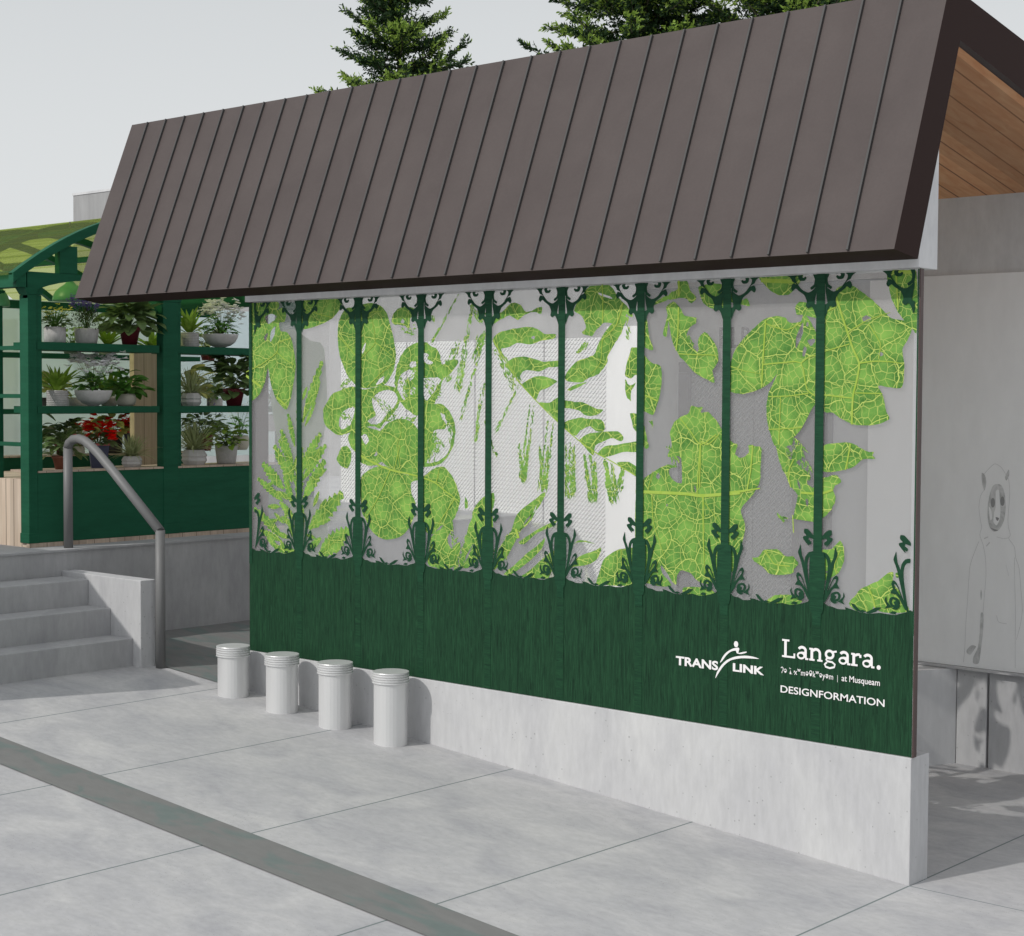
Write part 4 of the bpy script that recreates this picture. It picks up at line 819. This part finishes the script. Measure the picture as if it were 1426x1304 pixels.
# ------------------------------------------------------------------ potted plants
def blade(mb, base, dr, ln_, wd, droop, mi=0, seg=4, shape='oval', fold=.25, roll=0):
    dr = Vector(dr).normalized(); side = dr.cross(Vector((0, 0, 1)))
    if side.length < .05: side = Vector((math.cos(roll), math.sin(roll), 0))
    side = side.normalized(); upv = side.cross(dr).normalized(); side = (side*math.cos(roll)+upv*math.sin(roll)).normalized()
    p = Vector(base); i0 = len(mb.v); d = dr.copy()
    for k in range(seg+1):
        t = k/seg
        if shape == 'oval': w_ = wd*.5*(math.sin(math.pi*min(.97, t*.92+.06))**.8)
        elif shape == 'grass': w_ = wd*.5*(1-t)**.6
        else: w_ = wd*.5*math.sin(math.pi*(t**.6)*.96+.05)
        nrm = side.cross(d).normalized()
        mb.v += [tuple(p-side*w_+nrm*w_*fold), tuple(p), tuple(p+side*w_+nrm*w_*fold)]
        p = p+d*(ln_/seg); d = (d+Vector((0, 0, -droop/seg))).normalized()
    for k in range(seg):
        a = i0+k*3
        mb.f += [(a, a+1, a+4, a+3), (a+1, a+2, a+5, a+4)]; mb.mi += [mi, mi]; mb.sm += [True, True]
def sph(th, el): return Vector((math.cos(th)*math.cos(el), math.sin(th)*math.cos(el), math.sin(el)))
def stems(mb, c, pts, r=.0022, mi=1):
    for q in pts: 
        c_ = Vector(c); q = Vector(q); m_ = c_.lerp(q, .5)+Vector((0, 0, .012)); mb.tube([c_, m_, q], [r, r*.8, r*.5], 4, mi, False)
def f_broad(c, r, h, m_, n=42, ll=.075, wd=.045, trail=False):
    mb = MB(); ends = []; n = int(n*(2.3 if trail else 1.9)); wd *= 1.35
    for k in range(n):
        th = rnd.uniform(0, 6.283); el = rnd.uniform(-.35 if trail else -.05, 1.3); rr = rnd.uniform(.35, .9)
        b = Vector(c)+Vector((math.cos(th)*r*rr*math.cos(el), math.sin(th)*r*rr*math.cos(el), max(.01 if not trail else -.10, h*rr*math.sin(el)+.02)))
        blade(mb, b, sph(th+rnd.uniform(-.6, .6), el*.4+rnd.uniform(-.3, .3)), 1.15*1.15*ll*rnd.uniform(.7, 1.2), wd*rnd.uniform(.8, 1.2), rnd.uniform(.4, 1.3), 0, 5, 'oval', .18, rnd.uniform(-.5, .5))
        if k % 3 == 0: ends.append(b)
    stems(mb, c, ends); return mb.build('foliage', [m_, 'lf_dark'], None)
def f_spiky(c, r, h, m_, n=110, wd=.012):
    mb = MB()
    for k in range(n):
        th = rnd.uniform(0, 6.283); el = rnd.uniform(.25, 1.45); L_ = (r*math.cos(el)+h*math.sin(el))*rnd.uniform(.75, 1.15)
        blade(mb, Vector(c)+Vector((rnd.uniform(-.02, .02), rnd.uniform(-.02, .02), 0)), sph(th, el), L_, wd, rnd.uniform(.5, 1.3)*(1.2-el/2), 0, 5, 'grass', .3)
    return mb.build('foliage', [m_], None)
def f_fern(c, r, h, m_, n=22, wd=.038):
    mb = MB()
    for k in range(n):
        th = k*2.4+rnd.uniform(-.3, .3); el = rnd.uniform(.45, 1.35); L_ = (r*math.cos(el)*1.15+h*math.sin(el))*rnd.uniform(.85, 1.1)
        blade(mb, Vector(c)+Vector((math.cos(th)*.01, math.sin(th)*.01, 0)), sph(th, el), L_, wd*rnd.uniform(.8, 1.2), rnd.uniform(.5, 1.2), 0, 7, 'x', .35)
    return mb.build('foliage', [m_], None)
def petals(mb, c, rad, n, mi, flat_=.5):
    for k in range(n):
        a = k*6.283/n+rnd.random(); blade(mb, c, Vector((math.cos(a), math.sin(a), rnd.uniform(-.2, .8))), rad, rad*.95, .3, mi, 3, 'oval', .1, rnd.uniform(-.4, .4))
def f_flowers(c, r, h, m_, n, rad, per=5, up_=.65, cluster=1, spread=.012, stem=True, name='flowers', pts=None):
    mb = MB(); tops = []
    for k in range(n):
        th = rnd.uniform(0, 6.283); rr = r*math.sqrt(rnd.random()); t = Vector(c)+Vector((math.cos(th)*rr, math.sin(th)*rr, h*rnd.uniform(up_, 1.0)*(1-.25*(rr/r)**2)))
        tops.append(t)
        for j in range(cluster): petals(mb, t+Vector([rnd.gauss(0, spread) for _ in range(3)]), rad, per, 0)
    if stem: stems(mb, c, tops, .0014)
    return mb.build(name, [m_, 'lf_mid'], None)
def f_spikes(c, r, h, m_, n):
    mb = MB()
    for k in range(n):
        th = rnd.uniform(0, 6.283); rr = r*math.sqrt(rnd.random()); t = Vector(c)+Vector((math.cos(th)*rr, math.sin(th)*rr, h*rnd.uniform(.8, 1.1))); d = (t-Vector(c)).normalized()
        for j in range(9): petals(mb, t-d*.007*j+Vector([rnd.gauss(0, .003) for _ in range(3)]), .010, 3, 0)
        mb.tube([Vector(c), t], [.001, .0008], 3, 1, False)
    return mb.build('flowers', [m_, 'lf_mid'], None)
def f_bush(c, r, h, m_, n=700, ll=.016):
    mb = MB()
    for k in range(n):
        th = rnd.uniform(0, 6.283); el = rnd.uniform(0, 1.5); rr = rnd.random()**.4
        b = Vector(c)+Vector((math.cos(th)*r*rr*math.cos(el), math.sin(th)*r*rr*math.cos(el), h*rr*math.sin(el)))
        blade(mb, b, sph(th+rnd.uniform(-1, 1), el+rnd.uniform(-.6, .6)), ll*rnd.uniform(.6, 1.3), ll*.42, .3, 0, 2, 'oval', .2)
    return mb.build('foliage', [m_], None)
def pot(c, kind, rw_, h, m_, t):
    mb = MB(); mats = [m_, 'soil', 'rimred']
    if kind == 'tub': mb.lathe(c, [(rw_*.8, 0), (rw_*.86, h*.1), (rw_*.97, h*.7), (rw_, h*.93), (rw_*.985, h), (rw_*.9, h), (rw_*.88, h*.9)], 30)
    elif kind == 'straight': mb.lathe(c, [(rw_*.94, 0), (rw_, h*.05), (rw_, h), (rw_*.9, h), (rw_*.88, h*.9)], 30)
    elif kind == 'taper': mb.lathe(c, [(rw_*.66, 0), (rw_*.92, h*.8), (rw_*1.0, h*.8), (rw_*1.02, h), (rw_*.92, h), (rw_*.9, h*.9)], 30)
    elif kind == 'bowl': mb.lathe(c, [(rw_*.28, 0), (rw_*.30, h*.05), (rw_*.58, h*.18), (rw_*.82, h*.42), (rw_*.95, h*.72), (rw_, h*.95), (rw_*.985, h), (rw_*.93, h), (rw_*.9, h*.88)], 40)
    elif kind == 'round': mb.lathe(c, [(rw_*.72, 0), (rw_*.9, h*.2), (rw_, h*.5), (rw_*.96, h*.8), (rw_*.86, h), (rw_*.78, h), (rw_*.76, h*.9)], 30)
    elif kind == 'facet': mb.lathe(c, [(rw_*.78, 0), (rw_*1.0, h*.3), (rw_*.93, h*.5), (rw_*1.02, h*.62), (rw_*.78, h), (rw_*.70, h), (rw_*.68, h*.92)], 9, smooth=False, rot=.3)
    elif kind == 'square':
        mb.lathe(c, [(rw_*.95, 0), (rw_*1.3, h), (rw_*1.18, h), (rw_*1.15, h*.9)], 4, smooth=False, rot=.25)
        mb.lathe(Vector(c)+Vector((0, 0, h+.001)), [(rw_*1.36, -.008), (rw_*1.38, .004), (rw_*1.2, .005)], 4, 2, False, .25)
    elif kind == 'ribbed':
        pr_ = []
        for k in range(9): z = h*k/9; pr_ += [(rw_*1.0, z+.001), (rw_*1.04, z+h*.03), (rw_*1.04, z+h*.075), (rw_*.99, z+h*.09)]
        mb.lathe(c, pr_+[(rw_*.92, h), (rw_*.9, h*.92)], 28, smooth=False)
    mb.lathe(Vector(c)+Vector((0, 0, h*.88)), [(rw_*.66, 0), (rw_*.66, .002)], 16, 1); mb.build('pot', mats, t)
def adopt(o, t): o.parent = t; o.matrix_parent_inverse = Matrix.Translation(t.location).inverted()
SC = {}
def plant(px, zs, xp, wpx, hpx, kind, pm, parts, label):
    d0 = ray(px, 560); c = CAM+d0*((xp-CAM.x)/d0.x); c.z = zs; dep = (c-CAM).dot(fw); s_ = dep/FL
    rw_ = wpx*.5*s_; h = hpx*s_; t = thing('potted_plant', c, label, 'potted plant', 'potted plants on the stall shelves'); pot(c, kind, rw_, h, pm, t)
    top_ = c+Vector((0, 0, h*.9))
    for f, rr, hh, m_, kw in parts: adopt(f(top_, rr*s_*1.18, hh*s_*1.08, m_, **kw), t)
Z1, Z2, Z3 = 2.147, 1.767, 1.386; XF = -5.715; XR = -6.83; R1, R2, R3 = 2.092, 1.718, 1.428
plant(77, Z1, XF, 30, 22, 'straight', 'potgrey', [(f_broad, 16, 18, 'lf_dark', dict(n=30, ll=.035, wd=.018)), (f_flowers, 22, 36, 'fl_yellow', 34, ) if 0 else (f_flowers, 22, 34, 'fl_yellow', dict(n=60, rad=.011, per=4, up_=.55))], 'grey pot of yellow flowers on the top shelf beside the corner column')
plant(121, Z1, XF, 34, 21, 'tub', 'potgrey', [(f_bush, 24, 28, 'lf_black', dict(n=900)), (f_spikes, 25, 42, 'fl_purple', dict(n=34))], 'grey stone pot of dark bushy lavender on the top shelf')
plant(181, Z1, XF-.01, 30, 26, 'taper', 'potred', [(f_broad, 32, 34, 'lf_dark', dict(n=46, ll=.085, wd=.05, trail=True))], 'dark red pot with drooping broad leaves on the top shelf by the second column')
plant(80, Z2, XF, 29, 22, 'ribbed', 'potgrey', [(f_fern, 30, 28, 'lf_fern', dict(n=26))], 'grey ribbed pot with a bird nest fern on the middle shelf')
plant(130, Z2, XF, 52, 22, 'bowl', 'potwhite', [(f_broad, 20, 22, 'lf_mid', dict(n=46, ll=.045, wd=.016)), (f_flowers, 27, 56, 'fl_white', dict(n=30, rad=.026, per=5, up_=.72, cluster=4, spread=.022))], 'wide pale bowl of white orchids on the middle shelf')
plant(175, Z2, XF-.01, 29, 17, 'round', 'potcream', [(f_broad, 26, 18, 'lf_mid', dict(n=22, ll=.08, wd=.04)), (f_broad, 12, 34, 'lf_mid', dict(n=10, ll=.07, wd=.035))], 'round cream pot with broad bright leaves on the middle shelf')
plant(86, Z3, XF, 28, 19, 'taper', 'terracotta', [(f_broad, 20, 36, 'lf_dark', dict(n=30, ll=.06, wd=.032))], 'terracotta pot with dark oval leaves, behind the top of the handrail')
plant(137, Z3, XF-.02, 30, 33, 'square', 'potnavy', [(f_broad, 16, 22, 'lf_dark', dict(n=26, ll=.04, wd=.03)), (f_flowers, 20, 33, 'fl_red', dict(n=13, rad=.028, per=5, up_=.5, cluster=5, spread=.022))], 'tall navy pot of red geraniums on the bottom sill, right of the handrail bend')
plant(183, Z3, XF, 29, 15, 'facet', 'potwhite', [(f_spiky, 27, 24, 'lf_pale', dict(n=120))], 'small faceted white pot of spiky grass on the sill in front of the wood pier')
plant(264, Z1, XF, 26, 20, 'ribbed', 'potgrey', [(f_fern, 26, 28, 'lf_fern', dict(n=20))], 'grey ribbed pot with a fern on the top shelf right of the second column')
plant(307, Z1, XF, 50, 19, 'bowl', 'potwhite', [(f_broad, 24, 26, 'lf_mid', dict(n=60, ll=.045, wd=.014)), (f_flowers, 26, 44, 'fl_white', dict(n=28, rad=.026, per=5, up_=.72, cluster=4, spread=.022))], 'wide pale bowl of white orchids on the top shelf under the eave')
plant(266, Z2, XF, 29, 18, 'facet', 'potwhite', [(f_spiky, 26, 28, 'lf_pale', dict(n=120))], 'faceted white pot of spiky grass on the middle shelf right of the second column')
plant(326, Z2, XF-.01, 30, 24, 'taper', 'potred', [(f_broad, 34, 50, 'lf_dark', dict(n=52, ll=.085, wd=.05, trail=True))], 'dark red pot with large drooping leaves on the middle shelf, against the screen')
plant(270, Z3, XF, 36, 21, 'facet', 'potwhite', [(f_spiky, 34, 34, 'lf_pale', dict(n=170))], 'large faceted white pot of spiky grass on the sill right of the second column')
plant(315, Z3, XF, 31, 25, 'tub', 'potgrey', [(f_broad, 14, 14, 'lf_dark', dict(n=26, ll=.03, wd=.02)), (f_broad, 22, 30, 'lf_fern', dict(n=26, ll=.055, wd=.028)), (f_flowers, 20, 26, 'fl_yellow', dict(n=26, rad=.004, per=3, up_=.3, stem=False))], 'grey tub with a yellow speckled croton on the bottom sill')
plant(368, Z2-.17, XF, 40, 23, 'straight', 'potwhite', [(f_bush, 24, 30, 'lf_dark', dict(n=500)), (f_spikes, 22, 46, 'fl_purple', dict(n=26))], 'pale pot of lavender seen through the left end of the frosted screen')
# rear row
plant(88, R3, XR, 26, 16, 'taper', 'potred', [(f_broad, 26, 32, 'lf_dark', dict(n=40, ll=.08, wd=.045))], 'dark red pot with a broad leaved plant on the rear bench, left end')
plant(108, R3, XR+.1, 20, 12, 'facet', 'potwhite', [(f_spiky, 22, 26, 'lf_pale', dict(n=90, wd=.016))], 'small white pot of pale grass on the rear bench behind the red geraniums')
plant(158, R3, XR, 24, 27, 'straight', 'potdark', [(f_broad, 24, 26, 'lf_yellow', dict(n=26, ll=.09, wd=.05))], 'charcoal pot with big yellow green leaves on the rear bench left of the navy pot')
plant(183, R3, XR+.12, 22, 30, 'square', 'potnavy', [(f_broad, 12, 14, 'lf_dark', dict(n=14, ll=.04, wd=.03)), (f_flowers, 18, 24, 'fl_red', dict(n=11, rad=.028, per=5, up_=.5, cluster=5, spread=.020))], 'navy pot of red geraniums on the rear bench beside the wood pier')
plant(152, R2, XR, 26, 22, 'taper', 'potwhite', [(f_fern, 30, 34, 'lf_fern', dict(n=16))], 'pale pot with a wide fern on the rear middle shelf behind the orchids')
plant(112, R2, XR, 40, 20, 'bowl', 'potwhite', [(f_broad, 18, 16, 'lf_mid', dict(n=26, ll=.04, wd=.016))], 'pale bowl on the rear middle shelf behind the front orchid bowl')
plant(190, R2, XR, 22, 18, 'taper', 'potred', [(f_broad, 26, 40, 'lf_mid', dict(n=34, ll=.08, wd=.04))], 'dark red pot with leafy stems on the rear middle shelf by the wood pier')
plant(66, R2, XR, 22, 20, 'straight', 'potdark', [(f_broad, 20, 30, 'lf_yellow', dict(n=16, ll=.09, wd=.05))], 'charcoal pot with yellow green leaves on the rear middle shelf at the corner column')
plant(100, R1, XR, 26, 18, 'taper', 'potcream', [(f_broad, 22, 22, 'lf_fern', dict(n=24, ll=.06, wd=.03))], 'cream pot with light green leaves on the rear top shelf, left of the others')
plant(150, R1, XR, 26, 18, 'tub', 'potcream', [(f_fern, 26, 24, 'lf_fern', dict(n=18))], 'cream pot with a low fern on the rear top shelf behind the drooping plant')
plant(212, R1, XR, 22, 14, 'straight', 'potgrey', [(f_fern, 28, 26, 'lf_fern', dict(n=14))], 'grey pot with a fern on the rear top shelf next to the second column')
plant(290, R1, XR, 26, 18, 'taper', 'potred', [(f_broad, 26, 26, 'lf_pale', dict(n=30, ll=.06, wd=.03))], 'red pot with pale leaves on the rear top shelf behind the orchids')
plant(262, R2, XR, 26, 26, 'straight', 'potdark', [(f_broad, 24, 32, 'lf_yellow', dict(n=18, ll=.11, wd=.06))], 'charcoal pot with big yellow green leaves on the rear middle shelf')
plant(299, R2, XR, 22, 18, 'straight', 'potgrey', [(f_broad, 12, 20, 'lf_mid', dict(n=18, ll=.03, wd=.016)), (f_flowers, 22, 40, 'fl_yellow', dict(n=40, rad=.011, per=4, up_=.6))], 'grey pot of thin yellow flowers on the rear middle shelf')
plant(284, R3, XR, 28, 24, 'taper', 'potred', [(f_broad, 30, 34, 'lf_dark', dict(n=44, ll=.07, wd=.04)), (f_spikes, 22, 40, 'fl_purple', dict(n=8))], 'dark red pot with broad leaves on the rear bench behind the large grass pot')
plant(334, R3, XR, 26, 20, 'round', 'potcream', [(f_broad, 16, 26, 'lf_mid', dict(n=24, ll=.05, wd=.02)), (f_flowers, 18, 46, 'fl_white', dict(n=10, rad=.012, per=5, up_=.7, cluster=3))], 'cream pot of small white flowers on the rear bench at the edge of the screen')
# ------------------------------------------------------------------ building behind
bb = thing('concrete_building', (-14, 8, PZ), 'plain pale concrete building with a flat top behind the canopy', 'building')
p = aty(102, 273, 7)
BX('wall', (p.x, 7, PZ), (p.x+6, 11, p.z), 'conc_far', bb); BX('parapet_cap', (p.x-.01, 6.99, p.z+.0005), (p.x+6, 11, p.z+.03), 'conc_back', bb)
# ------------------------------------------------------------------ conifers
def conifer(px, ybase, hgt, rbase, label, zlo, zhi, nb, seed, lean=0):
    rr = random.Random(seed); d0 = ray(px, 60); c = CAM+d0*((ybase-CAM.y)/d0.y); base = Vector((c.x, c.y, .2))
    t = thing('conifer_tree', base, label, 'tree', 'conifers behind the shelter roof')
    tr = MB(); r0_ = .028*hgt/1.0*.5
    tr.tube([base+Vector((0, 0, hgt*k/8)) for k in range(9)], [r0_*(1-k/8*.93)*1.0 for k in range(9)], 12, 0); tr.build('trunk', 'bark', t)
    cr = MB(); brn = MB()
    for b in range(nb):
        z = zlo+(zhi-zlo)*(b+rr.random())/nb; th = rr.uniform(0, 6.283); frac = max(.05, 1-z/hgt); Lb = rbase*frac**.8*rr.uniform(.65, 1.12)
        d = Vector((math.cos(th), math.sin(th), rr.uniform(.05, .75))).normalized(); p = base+Vector((0, 0, z)); pts = [p]; nseg = 7
        for k in range(nseg):
            d = (d+Vector((rr.gauss(0, .07), rr.gauss(0, .07), (-.07 if k < 3 else .08)))).normalized(); p = p+d*Lb/nseg; pts.append(p)
        brn.tube(pts, [.02*(1-k/nseg*.8) for k in range(nseg+1)], 5, 0, False)
        lime = rr.random() < .5
        for k in range(1, nseg+1):
            for j in range(6):
                sd = -1 if j % 2 else 1; dd = (pts[k]-pts[k-1]).normalized(); side = dd.cross(Vector((0, 0, 1))).normalized()
                a = rr.uniform(.35, 1.1) if k < nseg else rr.uniform(0, .7)
                td = (dd*math.cos(a)+side*sd*math.sin(a)+Vector((0, 0, rr.uniform(-.35, .45)))).normalized(); tl = (.13+.22*(1-k/nseg))*rr.uniform(.6, 1.25)*(rbase/1.6)**.5
                b0_ = pts[k-1].lerp(pts[k], rr.random()); ns = 13
                for q in range(ns):
                    u = q/ns; tp = b0_+td*tl*u; bend = Vector((0, 0, .12*u*u*tl)); ph = rr.uniform(0, 6.283)
                    ax = td.orthogonal().normalized(); ay = td.cross(ax); nd = (td*.75+(ax*math.cos(ph)+ay*math.sin(ph))*.8).normalized()
                    nl = rr.uniform(.045, .08); wv = nd.cross(Vector((rr.gauss(0, 1), rr.gauss(0, 1), rr.gauss(0, 1)))).normalized()*.013
                    mi = 1 if (u > .6 and k >= nseg-2 and (lime or rr.random() < .25)) or (lime and rr.random() < .3) else 0
                    a0 = tp+bend; cr.face([a0-wv*.6, a0+nd*nl*.5-wv, a0+nd*nl, a0+nd*nl*.5+wv, a0+wv*.6], mi)
    brn.build('branches', 'bark', t); cr.build('crown', ['nd_dark', 'nd_lime'], t)
conifer(556, 13, 8.9, 3.3, 'slim conifer with pale trunk, leftmost behind the roof ridge', 5.3, 8.8, 78, 3)
conifer(893, 13, 12.5, 2.6, 'broad dark conifer with a thick trunk, middle one behind the roof', 5.3, 9.2, 185, 5)
conifer(1095, 14, 9.4, 4.2, 'lower conifer showing only its crown edge, rightmost behind the roof', 6.0, 8.9, 170, 8)
